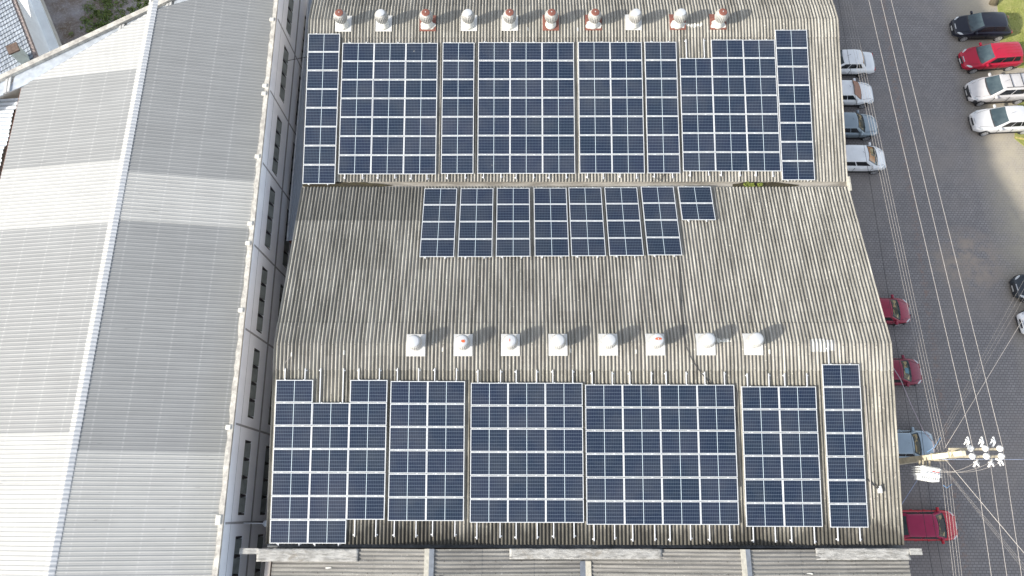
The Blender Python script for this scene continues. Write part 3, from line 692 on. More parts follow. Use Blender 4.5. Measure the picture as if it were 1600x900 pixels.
# east wall with windows
TH = R(-.86)
def WP(y): return -1.92-.015*y
wy = [19.55, 14.75, 10.25, 5.5, 1.0, -3.7, -8.25, -12.9]
rows_z = [(6.95, 7.85), (3.85, 4.75)]
m = MB()
def wbox(mb, ya, yb, za, zb, d0=-.25, d1=0.0):
    mb.add([(WP(ya)+d0, ya, za), (WP(ya)+d1, ya, za), (WP(yb)+d1, yb, za), (WP(yb)+d0, yb, za), (WP(ya)+d0, ya, zb), (WP(ya)+d1, ya, zb), (WP(yb)+d1, yb, zb), (WP(yb)+d0, yb, zb)],
           [(3,2,1,0),(4,5,6,7),(0,1,5,4),(1,2,6,5),(2,3,7,6),(3,0,4,7)])
zs = [0, 3.85, 4.75, 6.95, 7.85, 9.398]
wbox(m, -16, 25, zs[0], zs[1]); wbox(m, -16, 25, zs[2], zs[3]); wbox(m, -16, 25, zs[4], zs[5])
wins = [(s-4.2, s-.62) for s in [24.2]+wy]
for (z0, z1) in rows_z:
    edges = [-16]+[q for w_ in sorted(wins) for q in w_]+[25]
    edges = [e for e in edges]
    e2 = sorted(edges)
    e2 = [e for e in e2 if -16 <= e <= 25]
    if wins[-1][0] < -16: e2 = e2[0:1]+e2[1:]
    segs = []
    prev = -16.0
    for w0, w1 in sorted(wins):
        if w1 < -16: continue
        if w0 > prev: segs.append((prev, w0))
        prev = w1
    segs.append((prev, 25))
    for a, b in segs: wbox(m, a, b, z0, z1)
hp(m, 'wall', M['hall_wall'])
for w0, w1 in wins:
    if w1 < -16: continue
    w0 = max(w0, -16)
    for z0, z1 in rows_z:
        mb = MB(); wbox(mb, w0, w1, z0, z1, -.24, -.20)
        for k in range(5):
            yk = lerp(w0+.04, w1-.04, k/4); wbox(mb, yk-.05, yk+.05, z0, z1, -.2, -.03)
        wbox(mb, w0, w1, z1-.07, z1, -.2, -.04)
        f = hp(mb, 'window', M['recess'])
        pb = MB()
        for k in range(4):
            a = lerp(w0+.04, w1-.04, k/4)+.09; b = lerp(w0+.04, w1-.04, (k+1)/4)-.09
            # tilted top-hung panes
            ya, yb = a, b
            pb.add([(WP(ya)+.02, ya, z0+.12), (WP(yb)+.02, yb, z0+.12), (WP(yb)-.12, yb, z1-.12), (WP(ya)-.12, ya, z1-.12),
                    (WP(ya)+.0, ya, z0+.12), (WP(yb)+.0, yb, z0+.12), (WP(yb)-.14, yb, z1-.12), (WP(ya)-.14, ya, z1-.12)],
                   [(0, 1, 2, 3), (7, 6, 5, 4), (0, 4, 5, 1), (1, 5, 6, 2), (2, 6, 7, 3), (3, 7, 4, 0)])
        hp(pb, 'pane', M['pane'], parent=f)
jm = MB()
for s in wy: wbox(jm, s-.05, s+.05, 0, 9.3, 0, .012)
wbox(jm, -16, 25, 5.85, 6.05, 0, .014); wbox(jm, -16, 25, 8.62, 8.645, 0, .008)
hp(jm, 'wall_joints', M['groove'])
# other walls of the hall and the oblique north parapet
hp(MB().prism([(-15.95, -16), (-15.7, -16), (-15.75, 14.8), (-16.05, 14.75)], 0, 9.38), 'wall', M['wall'])
dv = Vector((.8196, .573)); nv = Vector((-.573, .8196)); P0 = Vector((-15.81, 14.77))
def DG(s, w): q = P0+dv*s+nv*w; return (q.x, q.y)
def CO(x, w): return (x+.524*w, 15.5+.615*(x+17.16)-.852*w)
def FI(x): return (x, 14.97+.565*(x+15.88)-.05)
hp(MB().prism([CO(-22, .12), CO(-5, .12), CO(-5, .42), CO(-22, .42)], 0, 9.50), 'wall', M['cream'])
for xa, xb in ((-22, -16.9), (-16.62, -11.1), (-10.9, -8.6), (-8.4, -5)):
    hp(MB().prism([FI(xa), FI(xb), CO(xb, .30), CO(xa, .30)], 9.50, 9.56), 'parapet_flashing', M['zinc'])
for xa in (-16.75, -11.0, -8.5):
    for o_ in (-.10, .06): hp(MB().prism([FI(xa+o_+.02), FI(xa+o_+.14), CO(xa+o_-.10, .30), CO(xa+o_-.22, .30)], 9.52, 9.63), 'flashing_joint', M['white'])
hp(MB().prism([CO(-22, 0), CO(-5, 0), CO(-5, .30), CO(-22, .30)], 9.42, 9.76), 'coping', M['coping'])
hp(MB().prism([CO(-22, -.05), CO(-5, -.05), CO(-5, -.003), CO(-22, -.003)], 9.55, 9.70), 'coping_edge', M['rust'])
# dark gable board under the oblique sheet edge
m = MB()
for xa, xb in ((-15.85, RX(19)), (RX(19), -5.5)):
    za = ZE-.03+ (0 if xa < -15 else ZR-ZE); zb = ZR-.03 if xb < -8 else 9.98
    ya = 14.97+.565*(xa+15.88)+.03; yb = 14.97+.565*(xb+15.88)+.03
    m.add([(xa, ya, 9.3), (xb, yb, 9.3), (xb, yb, zb), (xa, ya, za), (xa, ya+.05, 9.3), (xb, yb+.05, 9.3), (xb, yb+.05, zb), (xa, ya+.05, za)], [(0, 1, 2, 3), (7, 6, 5, 4), (0, 4, 5, 1), (2, 6, 7, 3), (0, 3, 7, 4), (1, 5, 6, 2)])
hp(m, 'gable_board', M['zinc_dark'])
# wall lamp
lm = empty('wall_lamp', (-1.80, -8.27, 6.9)); tag(lm, 'grey lamp on a long arm over the narrow alley', 'lamp')
MB().tube([(0, 0, .1), (.45, -.01, .05), (.95, -.02, 0)], .025, 7).build('arm', M['zinc'], lm)
MB().lathe([(.06, .06), (.14, .02), (.17, -.03), (.12, -.09)], (1.08, -.02, 0), 14).build('lamp_head', M['zinc'], lm, smooth=True)
# lean-to in the alley
ln_ = empty('alley_shed', (-1.2, 15, 0)); tag(ln_, 'narrow blue grey corrugated lean-to roof in the alley beside the hall', 'shed')
m = MB(); n = 12*6
vs = [(lerp(-.72, .62, i/n) - .015*(y-15), y-15, lerp(5.0, 5.7, i/n)+.025*math.cos(2*math.pi*i/6)) for y in (7.4, 25) for i in range(n+1)]
vs = [(x+.05, y, z) for x, y, z in vs]
m.add(vs, [(i, i+1, n+2+i, n+1+i) for i in range(n)]); m.build('roof_sheet', M['sheet_blue'], ln_)
MB().tube([(-.70+.015*7.6, -7.6, 5.03), (-.70-.15, 10, 5.03)], .05, 7).build('gutter', M['zinc'], ln_)
MB().box((-.6, -7.5, 0), (.85, -7.35, 4.9)).build('wall', M['rust'], ln_)
tag(MB().box((-.09, -.14, 0), (.09, .14, .22)).build('junction_box', M['zinc'], bevel=.03, loc=(-.55, 9.2, 5.9)), 'small grey box fixed at the factory eaves above the blue lean-to', 'box')
cable('wall_cable', [(-2.17, 18.3, 7.1), (-1.2, 18.35, 7.3), (-.3, 18.3, 7.6), (.12, 18.3, 7.9)], .018, M['cable'], 'thin dark cable crossing the alley from hall wall to factory')
cable('wall_cable', [(-.02, -2.4, 9.4), (.6, -.9, 10.38), (.9, -.6, 10.44)], .012, M['cable_pale'], 'thin pale cable at the left end of the lower ridge')

# ------------------------------------------------------------------ neighbour roof at far left, tiled house, slab
nb_ = empty('neighbour_shed', (-20, 5, 0)); tag(nb_, 'shed with pale blue corrugated roof at the left picture edge', 'building')
m = MB(); seg = 6; n = int(30/.25)*seg
vs = []
for x, z in ((-24, 7.9), (-16.58, 8.8)):
    for i in range(n+1): y = -16+30.6*i/n; xx = x if x < -20 else x-.016*(14.6-y)-.05*(int(y*1.3) % 3); vs.append((xx+20, y-5, z+.03*math.cos(2*math.pi*i/seg)))
m.add(vs, [(i, n+1+i, n+2+i, i+1) for i in range(n)]); m.build('roof_slope', plain('pale_blue_sheet', (.52, .56, .60), .5, var=.1, scale=2), nb_, smooth=True)
MB().box((-3.8, -20.5, 0), (3.2, 9.3, 7.8)).build('wall', M['wall'], nb_)

th = empty('tiled_house', (-21.5, 21, 0)); ZT = 3.8; tag(th, 'house with blue grey tiled roof in the top left corner', 'building')
m = MB()
ax = Vector((2.42, -4.50)).normalized(); bx_ = Vector((-ax.y, ax.x))*-1   # ax along slab edge, bx_ away from it (west)
O = Vector((-22.75, 25.49))
def TP(s, w, z): q = O+ax*s+bx_*w; return (q.x+21.5, q.y-21, z)
nr_, nw = 50, 30
for r in range(nr_):
    s0 = -5+r*.33; vs = []
    for s, dz in ((s0, .0), (s0+.35, .05)):
        for i in range(nw*4+1):
            w = i*.055; vs.append(TP(s, w, ZT+.02-.16*w+dz+.012*math.cos(i*math.pi/2)))
    k = nw*4+1; m.add(vs, [(i, i+1, k+i+1, k+i) for i in range(k-1)])
m.build('roof', M['tile'], th, smooth=False)
mm = MB().add([TP(-5, -.22, ZT-.3), TP(9.5, -.22, ZT-.3), TP(9.5, .05, ZT-.3), TP(-5, .05, ZT-.3), TP(-5, -.22, ZT), TP(9.5, -.22, ZT), TP(9.5, .05, ZT), TP(-5, .05, ZT)], [(3,2,1,0),(4,5,6,7),(0,1,5,4),(1,2,6,5),(2,3,7,6),(3,0,4,7)])
mm.build('parapet', M['mossy'], th)
mm = MB().add([TP(-5, -.18, 0), TP(9.5, -.18, 0), TP(9.5, 6, 0), TP(-5, 6, 0), TP(-5, -.18, ZT-.3), TP(9.5, -.18, ZT-.3), TP(9.5, 6, 2.6), TP(-5, 6, 2.6)], [(3,2,1,0),(4,5,6,7),(0,1,5,4),(1,2,6,5),(2,3,7,6),(3,0,4,7)])
mm.build('wall', M['slab'], th)
ch = empty('chimney', (-20.85, 20.75, 3.0)); tag(ch, 'short pale green chimney with a brown cap beside the parapet', 'chimney')
MB().box((-.3, -.3, 0), (.3, .3, 1.9)).build('shaft', plain('pale_green_render', (.52, .58, .54), .85), ch)
MB().box((-.35, -.35, 1.9), (.35, .35, 2.0)).build('cap', M['brown'], ch)
ch.rotation_euler = (0, 0, R(30))
sl_ = empty('slab_building', (-20, 24, 0)); tag(sl_, 'low flat annex with a smooth pale roof slab beside the tiled house', 'building')
SB_ = [(-26.9, 33.0), (-18.5, 17.2), (-17.2, 16.9), (-25.9, 33.0)]
MB().prism([(x+20, y-24) for x, y in SB_], .85, 1.0).build('roof_slab', M['slab'], sl_)
MB().prism([(x+20-(.06 if i > 1 else 0), y-24) for i, (x, y) in enumerate(SB_)], 0, .849).build('wall', M['cream'], sl_)
aw = empty('sunlit_sliver', (-20, 22, 0)); tag(aw, 'white triangular sheet standing in for a sunlit sliver beside the tiled house', 'sunlit patch'); aw.name = 'sunlit_sliver_standin'  # added sheet in place of a sunlit sliver on the slab
MB().prism([(-23.3+20, 26.9-22), (-22.0+20, 26.4-22), (-21.06+20, 24.0-22)], 3.81, 3.85).build('sheet', M['porcelain'], aw)

# canopy at the top of the yard
cn = empty('awning', (32.4, 28, 0)); tag(cn, 'dark awning with a white tubular frame at the factory corner', 'awning')
MB().box((-2.7, -1.95, 3.0), (2.6, 2.5, 3.06)).build('roof_sheet', plain('dark_awning', (.05, .05, .06), .6), cn)
m = MB(); m.tube([(-2.7, -2.0, 3.03), (2.6, -2.0+.3, 3.03)], .05, 7); m.tube([(-2.7, -1.7, 3.12), (2.6, -1.7+.3, 3.12)], .05, 7); m.build('frame', M['white'], cn)
for x in (-2.6, 2.5): MB().tube([(x, 2.4, 0), (x, 2.4, 3.0)], .05, 7).build('post', M['white'], cn)
cn.rotation_euler = (0, 0, R(6))

# ------------------------------------------------------------------ cars
def make_car(loc, deg, L, W, H, col, style, label, roofc=None, shade=None, bumper=None, rack=False, metal=0.0, rimm=None):
    car = empty('parked_car', (loc[0], loc[1], 0), R(deg)); tag(car, label, 'car', 'cars parked in the yard')
    pm = paint('car_paint', col, metal)
    hw = W/2; belt = {'hatch': .93, 'sedan': .90, 'wagon': .95, 'suv': 1.08, 'van': 1.0}[style]
    X = lambda f: L/2-f*L   # f: 0 front .. 1 rear
    ws0 = {'hatch': .235, 'sedan': .27, 'wagon': .25, 'suv': .25, 'van': .21}[style]
    ws1 = ws0+{'hatch': .17, 'sedan': .155, 'wagon': .16, 'suv': .14, 'van': .18}[style]
    rr1 = {'hatch': .81, 'sedan': .72, 'wagon': .90, 'suv': .92, 'van': .90}[style]
    rr0 = {'hatch': .955, 'sedan': .83, 'wagon': .975, 'suv': .975, 'van': .975}[style]
    tail = belt-.02 if style == 'sedan' else belt
    top = [(0.0, .46), (.012, .62), (.05, .70), (.12, .80), (ws0-.03, belt-.02), (ws0+.06, belt+.02), (.5, belt+.02), (rr1, belt+.02), (.90, tail), (.965, tail-.03), (.99, .70), (1.0, .48)]
    plan = lambda f: hw*(1-.30*max(0, (.19-f)/.19)**2.0-.17*max(0, (f-.86)/.14)**2.0)
    m = MB(); ring = []
    for f, zt in top:
        w = plan(f); lo = .24 if .02 < f < .98 else .30
        zt_s = min(zt, belt-.04)
        sec = [(-w*.93, lo), (-w*.99, lo+(zt_s-lo)*.35), (-w, lo+(zt_s-lo)*.65), (-w*.97, zt_s-.02), (-w*.86, zt), (-w*.45, zt+.03), (0, zt+.04)]
        sec = sec+[(-a, b) for a, b in sec[-2::-1]]
        ring.append([(X(f), a, b) for a, b in sec])
    k = len(ring[0]); vs = [q for r_ in ring for q in r_]; fs = []
    for i in range(len(ring)-1):
        for j in range(k-1): fs.append((i*k+j, i*k+j+1, (i+1)*k+j+1, (i+1)*k+j))
        fs.append((i*k+k-1, i*k, (i+1)*k, (i+1)*k+k-1))
    fs.append(tuple(range(k))[::-1]); fs.append(tuple((len(ring)-1)*k+j for j in range(k)))
    m.add(vs, [f[::-1] for f in fs]); body = m.build('body', pm, car, smooth=True, sub=1)
    # greenhouse
    wb = hw*.90; wr = hw*.70; zb = belt-.03; zt = H-.05
    fb = [(X(ws0)-.02, -wb), (X(ws0)+.07, -wb*.55), (X(ws0)+.10, 0), (X(ws0)+.07, wb*.55), (X(ws0)-.02, wb)]
    ft = [(X(ws1)-.05, -wr), (X(ws1)+.0, -wr*.55), (X(ws1)+.02, 0), (X(ws1), wr*.55), (X(ws1)-.05, wr)]
    rt_ = [(X(rr1)+.03, -wr), (X(rr1)-.02, -wr*.55), (X(rr1)-.03, 0), (X(rr1)-.02, wr*.55), (X(rr1)+.03, wr)]
    rb = [(X(rr0)+.05, -wb*.93), (X(rr0)-.01, -wb*.5), (X(rr0)-.02, 0), (X(rr0)-.01, wb*.5), (X(rr0)+.05, wb*.93)]
    crown = [0, .035, .045, .035, 0]
    mid = [(X(.62), y) for x, y in ft]
    V = [(x, y, zb) for x, y in fb]+[(x, y, zt+c) for (x, y), c in zip(ft, crown)]+[(x, y*1.02, zt+.02+c) for (x, y), c in zip(mid, crown)]+[(x, y, zt+c-.02) for (x, y), c in zip(rt_, crown)]+[(x, y, zb) for x, y in rb]
    F = []
    for r_ in range(4):
        for j in range(4): F.append((r_*5+j, r_*5+j+1, r_*5+5+j+1, r_*5+5+j))
    F += [(0, 5, 10, 15, 20), (24, 19, 14, 9, 4)]
    gh = MB().add(V, F).build('roof', pm if roofc is None else paint('roof_paint', roofc), car, smooth=False, bevel=.07)
    for p_ in gh.data.polygons: p_.use_smooth = True
    def glassrow(a, b, za, zb_, u0, u1, s0, s1, name, mat, push=.02, thick=.012, par=None, cr=None):
        """strip of curved glass between two 5 point rows"""
        vs = []; n = 8
        def P(row, z, u, cr_):
            t_ = u*4; i = min(3, int(t_)); f = t_-i
            return Vector((lerp(row[i][0], row[i+1][0], f), lerp(row[i][1], row[i+1][1], f), z+lerp(cr_[i], cr_[i+1], f)))
        for s in (s0, s1):
            for i in range(n+1):
                u = lerp(u0, u1, i/n); q = P(a, za, u, [0]*5).lerp(P(b, zb_, u, cr or crown), s)
                vs.append(q)
        nrm = (vs[1]-vs[0]).cross(vs[n+1]-vs[0]).normalized()
        if nrm.z < 0: nrm = -nrm
        lo = [q+nrm*(push-thick) for q in vs]; hi = [q+nrm*push for q in vs]
        mm_ = MB(); mm_.add(hi+lo, [(i, i+1, n+2+i, n+1+i) for i in range(n)]+[(2*n+2+n+1+i, 2*n+2+n+2+i, 2*n+2+i+1, 2*n+2+i) for i in range(n)]
                            + [(i, 2*n+2+i, 2*n+3+i, i+1) for i in range(n)]+[(n+1+i, n+2+i, 3*n+4+i, 3*n+3+i) for i in range(n)])
        return mm_.build(name, mat, par or car, smooth=False)
    glassrow(fb, ft, zb, zt, .05, .95, .07, .95, 'windscreen', M['glass'])
    glassrow(fb, ft, zb, zt, .06, .94, .00, .09, 'wiper_cowl', M['trim'], push=.03)
    if style != 'van' or True:
        glassrow(rb, rt_, zb, zt-.02, .10, .90, .22 if style != 'sedan' else .10, .90, 'rear_window', M['glass'])
    if shade:  # coloured panels over part of the glass
        if shade[0] == 'card': glassrow(fb, ft, zb, zt, .03, 1.06 if False else .97, .12, 1.08, 'screen', M['cardboard'], push=.05)
        elif shade[0] == 'rear': glassrow(rb, rt_, zb, zt-.02, .10, .90, .68, .90, 'screen', M['screen_orange'], push=.026)
        else:
            glassrow(fb, ft, zb, zt, .10, .90, .30, .92, 'screen', M['shade'] if shade[0] != 'orange' else M['screen_orange'], push=.026)
            if shade[0] == 'blue': glassrow(fb, ft, zb, zt, .36, .60, .32, .80, 'screen_patch', M['screen_blue'], push=.032)
            if shade[0] == 'orange': glassrow(fb, ft, zb, zt, .42, .80, .30, .75, 'screen_patch', M['shade'], push=.032)
            if shade[0] == 'dark': glassrow(fb, ft, zb, zt, .28, .72, .25, .80, 'screen_patch', M['trim'], push=.032)
    # side windows
    for sgn in (-1, 1):
        a0 = Vector((X(ws0)-.10, sgn*wb, zb)); a1 = Vector((X(ws1)-.07, sgn*wr, zt)); b0 = Vector((X(rr0)+.12, sgn*wb*.94, zb)); b1 = Vector((X(rr1)+.06, sgn*wr, zt-.01))
        nd = 3 if style in ('suv', 'wagon', 'sedan', 'van') else 2
        cuts = {2: [.08, .52, .92], 3: [.08, .42, .74, .95]}[nd]
        for i in range(nd):
            u0, u1 = cuts[i]+.012, cuts[i+1]-.02
            q = [a0.lerp(b0, u0).lerp(a1.lerp(b1, u0), .18), a0.lerp(b0, u1).lerp(a1.lerp(b1, u1), .18), a0.lerp(b0, u1).lerp(a1.lerp(b1, u1), .88), a0.lerp(b0, u0).lerp(a1.lerp(b1, u0), .88)]
            nrm = (q[1]-q[0]).cross(q[3]-q[0]).normalized(); nrm = nrm if nrm.y*sgn > 0 else -nrm
            MB().add([p+nrm*.016 for p in q]+[p-nrm*.01 for p in q], [(0, 1, 2, 3), (7, 6, 5, 4), (0, 4, 5, 1), (1, 5, 6, 2), (2, 6, 7, 3), (3, 7, 4, 0)]).build('side_window', M['glass_side'], car)
        # door seams and sill
        sm = MB()
        for f in (ws0+.07, .56): sm.box((X(f)-.008, sgn*hw*.985-.012, .36), (X(f)+.008, sgn*hw*.985+.022, belt-.1))
        sm.build('door_seam', M['trim'], car)
        MB().box((X(.80), sgn*hw*.93-.02, .20), (X(.22), sgn*hw*.93+.02, .30)).build('sill', M['trim'], car)
        for f in (ws0+.24, .66): MB().box((X(f)-.10, sgn*(hw*1.0)-.015, belt-.20), (X(f)+.06, sgn*(hw*1.0)+.022, belt-.165)).build('door_handle', pm, car, bevel=.008)
        # mirrors
        MB().box((X(ws0+.075)-.07, sgn*(hw+.02)-.11 if sgn > 0 else sgn*(hw+.02)-.13, belt+.0), (X(ws0+.075)+.08, sgn*(hw+.02)+.13 if sgn > 0 else sgn*(hw+.02)+.11, belt+.14)).build('wing_mirror', pm, car, bevel=.04)
        # headlights and tail lights
        lx, ly = X(.060), sgn*hw*.66
        bm = bmesh.new(); bmesh.ops.create_uvsphere(bm, u_segments=14, v_segments=8, radius=1)
        Mx = Matrix.Translation((lx-.05, ly+sgn*.03, .665)) @ Matrix.Rotation(sgn*R(-40), 4, 'Z') @ Matrix.Rotation(R(16), 4, 'Y') @ Matrix.Diagonal((.27, .105, .07, 1)); bm.transform(Mx)
        me = bpy.data.meshes.new('headlight'); bm.to_mesh(me); bm.free(); me.materials.append(M['headlight'])
        for p_ in me.polygons: p_.use_smooth = True
        o = bpy.data.objects.new('headlight', me); C.objects.link(o); o.parent = car
        MB().box((X(.985)-.0, sgn*hw*.70-.14, belt-.30), (X(.93), sgn*hw*.70+.135, belt-.10)).build('tail_light', M['taillight'], car, bevel=.03)
        # wheels with dark arches
        for f in (.185, .805):
            wz = .31; wx = X(f)
            MB().lathe([(.365, -.09), (.365, .0)], (0, 0, 0), 22).build('wheel_arch', M['trim'], car).matrix_local = Matrix.Translation((wx, sgn*(hw*.965), wz+.03)) @ Matrix.Rotation(-sgn*R(90), 4, 'X')
            wh = MB().lathe([(.24, -.17), (.30, -.17), (.315, -.13), (.315, -.03), (.30, .01), (.24, .015), (.20, .0)], (0, 0, 0), 24).build('wheel', M['tyre'], car, smooth=False)
            wh.matrix_local = Matrix.Translation((wx, sgn*(hw*.97+.015), wz+.005)) @ Matrix.Rotation(-sgn*R(90), 4, 'X')
            rm = MB(); rm.lathe([(.215, -.05), (.225, .018), (.205, .022), (.195, .0)], (0, 0, 0), 24)
            for q in range(5):
                a = q*2*math.pi/5; rm.box((.03, -.035, -.01), (.20, .035, .022), Matrix.Rotation(a, 4, 'Z'))
            rm.lathe([(.05, -.01), (.05, .028)], (0, 0, 0), 12); rm.build('rim', rimm or M['rim'], wh)
    # grille, bumper, plates, badge bar
    MB().box((X(.03)-.02, -.30, .50), (X(0.0)+.012, .30, .60)).build('grille', M['trim'], car, bevel=.02)
    MB().box((X(.02)-.02, -hw*.62, .25), (X(0)+.02, hw*.62, .37)).build('bumper_intake', M['trim'], car, bevel=.02)
    MB().box((X(0)+.012, -.20, .385), (X(0)+.03, .20, .48)).build('number_plate', M['plate'], car)
    MB().box((X(1)-.03, -.20, .55), (X(1)-.005, .20, .66)).build('number_plate', M['plate'], car)
    MB().box((X(.045)-.01, -.22, .655), (X(.02)+.01, .22, .69)).build('grille_bar', M['rim'], car, bevel=.01)
    for y_ in (-.35, .12): MB().tube([(X(ws0)+.07, y_, belt+.03), (X(ws0)-.10, y_+.36, belt+.13)], .010, 4).build('wiper', M['trim'], car)
    # bonnet shut line
    for sgn in (-1, 1):
        hs = MB(); hs.tube([(X(.07), sgn*hw*.58, .755), (X(.14), sgn*hw*.70, .855), (X(ws0-.02), sgn*hw*.80, belt+.005)], .008, 4)
        hs.build('bonnet_seam', M['trim'], car)
    if bumper:
        b = MB(); n = 10
        pts = [(X(0)+.03-.34*(abs(2*i/n-1))**2.6, lerp(-hw*.93, hw*.93, i/n)) for i in range(n+1)]; inn_ = [(x-.30, y*.96) for x, y in pts]
        b.prism(pts+inn_[::-1], .30, .64); b.build('front_bumper', M['trim'], car, bevel=.05)
    if rack:
        for sgn in (-1, 1): MB().tube([(X(ws1+.04), sgn*wr*.86, zt+.10), (X(rr1-.03), sgn*wr*.86, zt+.10)], .022, 6).build('roof_rail', M['trim'], car)
        for f in (ws1+.14, rr1-.22): MB().tube([(X(f), -wr*.9, zt+.12), (X(f), wr*.9, zt+.12)], .022, 6).build('roof_bar', M['trim'], car)
    if style == 'wagon':
        for y in (-.36, -.12, .12, .36): MB().tube([(X(.62), y, zt+.075), (X(.87), y, zt+.035)], .010, 5).build('roof_rib', M['taillight'], car)
    MB().tube([(X(ws1+.05), 0, zt+.03), (X(ws1+.10), 0, zt+.24)], .008, 5).build('aerial', M['trim'], car)
    return car
WHT = (.88, .89, .89)
make_car((34.88, 22.70), 180, 4.35, 1.66, 1.42, WHT, 'sedan', 'white boxy sedan parked rear outwards, first below the awning', shade=('rear',))
make_car((34.62, 20.20), 0, 4.05, 1.66, 1.42, WHT, 'sedan', 'white car with a brown cardboard sheet over its windscreen', shade=('card',))
make_car((34.48, 17.65), 0, 4.1, 1.68, 1.42, (.27, .33, .37), 'sedan', 'grey blue car with a tan sunshade between two white cars', shade=('tan',), metal=.3)
make_car((34.60, 15.10), 0, 4.2, 1.72, 1.50, WHT, 'van', 'white rounded car with an orange sunshade, fourth below the awning', shade=('orange',))
make_car((34.60, 4.40), 0, 3.9, 1.66, 1.42, (.30, .018, .05), 'hatch', 'crimson car with dark windscreen, nearest the lower roof slope edge', shade=('tan',))
make_car((34.62, .52), 0, 3.95, 1.66, 1.42, (.23, .015, .045), 'hatch', 'maroon car with a tan and blue sunshade beside lower ridge end', shade=('blue',))
make_car((34.62, -3.85), 0, 4.0, 1.68, 1.42, (.34, .42, .48), 'sedan', 'silver blue car parked next to the utility pole', shade=('tan',), metal=.3)
make_car((35.12, -8.42), 0, 3.95, 1.70, 1.44, (.50, .012, .03), 'hatch', 'bright red hatchback with a crimson roof below the utility pole', roofc=(.36, .015, .075), shade=('dark',))
make_car((45.28, 25.78), 181, 4.05, 1.72, 1.46, (.010, .012, .022), 'hatch', 'black hatchback parked with its tail on the lawn')
make_car((45.40, 23.15), 185, 4.15, 1.70, 1.52, (.38, .010, .035), 'wagon', 'red compact estate car with ribbed roof beside the black hatchback')
make_car((45.45, 20.50), 183.5, 4.35, 1.76, 1.66, (.60, .58, .57), 'suv', 'silver off-road car with black bumper and roof bars', bumper=True, rack=True, metal=.15)
make_car((45.32, 18.10), 182.5, 4.40, 1.72, 1.48, (.66, .66, .66), 'sedan', 'silver sedan parked at the sunlit corner below the off-road car', metal=.15)
make_car((45.45, 6.10), 184, 4.0, 1.70, 1.46, (.030, .038, .048), 'hatch', 'dark grey car nosing in at the right picture edge')
make_car((45.45, 3.75), 184, 4.2, 1.70, 1.46, WHT, 'sedan', 'white car nosing in at the right picture edge', bumper=None)

# ------------------------------------------------------------------ utility pole, transformer, wires
pole = empty('utility_pole', (31.55, -5.2, 0)); tag(pole, 'tall concrete utility pole with two crossarms beside the factory', 'utility pole')
m = MB(); a, b = .21, .11
m.add([(sx*a, sy*a, 0) for sx, sy in ((-1,-1),(1,-1),(1,1),(-1,1))]+[(sx*b, sy*b, 11.4) for sx, sy in ((-1,-1),(1,-1),(1,1),(-1,1))], [(3,2,1,0),(4,5,6,7),(0,1,5,4),(1,2,6,5),(2,3,7,6),(3,0,4,7)])
m.build('shaft', M['pole'], pole, bevel=.03)
m = MB()
for zz_ in (9.1, 10.5, 10.75): m.box((-.17, -.17, zz_), (.17, .17, zz_+.035))
m.build('step_bands', M['arm'], pole)
for yy in (.22, -.11):
    MB().box((-.25, yy-.05, 10.72), (2.2, yy+.05, 10.84)).build('crossarm', M['arm'], pole)
for yy, xs in ((.24, (.63, 1.30, 1.96)), (-.10, (.64, 1.28, 1.95))):
    for x in xs:
        MB().lathe([(.03, 0), (.05, .04), (.15, .08), (.14, .12), (.07, .14), (.12, .17), (.11, .20), (.05, .24), (.03, .27)], (x, yy, 10.84), 14).build('insulator', M['porcelain'], pole, smooth=True)
def fuse(x, y, rz):
    e = MB(); Mx = Matrix.Translation((x, y, 10.75)) @ Matrix.Rotation(rz, 4, 'Z')
    e.tube([Mx @ Vector(p) for p in ((-.16, -.10, .0), (0, .0, .12), (.16, .18, .05))], .045, 8)
    e.tube([Mx @ Vector(p) for p in ((-.18, .04, .0), (-.02, .14, .15))], .028, 7)
    e.tube([Mx @ Vector(p) for p in ((.02, .0, .12), (-.04, .20, .15))], .03, 7)
    e.box((-.03, -.03, -.05), (.03, .03, .12), Mx); e.build('fuse_cutout', M['porcelain'], pole)
for x in (.68, 1.32, 1.85): fuse(x-.02, .52, R(38))
for x in (.82, 1.48): fuse(x, -.36, R(190))
fuse(1.96, -.32, R(100))
m = MB()
for zz_, yy in ((9.12, .16), (9.12, -.16)): m.box((-.02, yy-.03, 9.05), (.62, yy+.03, 9.12))
for x in (.14, .28, .42, .56): m.lathe([(.04, 9.10), (.06, 9.14), (.04, 9.24)], (x, .16, 0), 8)
m.build('wire_rack', M['arm'], pole)
tf = empty('pole_transformer', (31.32, -5.86, 8.2)); tag(tf, 'white finned transformer hung on the utility pole', 'transformer')
tf.rotation_euler = (0, 0, R(-9))
MB().box((-.42, -.26, 0), (.42, .22, .85)).build('tank', M['trafo'], tf, bevel=.04)
m = MB()
for i in range(9): x = -.40+i*.1; m.box((x-.012, -.42, .1), (x+.012, -.24, .75))
for sgn in (-1, 1):
    for i in range(4): y = -.18+i*.11; m.box((sgn*.42 if sgn > 0 else -.56, y-.012, .1), (.56 if sgn > 0 else -.42, y+.012, .75))
m.build('cooling_fins', M['trafo'], tf)
for x in (-.26, 0, .26): MB().lathe([(.03, .85), (.07, .88), (.05, .93), (.07, .97), (.05, 1.02), (.03, 1.12)], (x, .10, 0), 12).build('bushing', M['porcelain'], tf, smooth=True)
for x in (-.30, -.12, .06, .24): MB().lathe([(.03, .85), (.05, .88), (.03, .96)], (x, -.14, 0), 10).build('bushing', M['porcelain'], tf, smooth=True)
m = MB(); m.box((.05, -.02, .853), (.16, .02, .87)); m.box((.22, -.02, .853), (.36, .02, .87)); m.build('terminal_mark', M['red_mark'], tf)
for x in (-.3, .0):
    for z in (.3, .6): MB().box((x, .22, z), (x+.06, .50, z+.06)).build('hanger', M['arm'], tf)
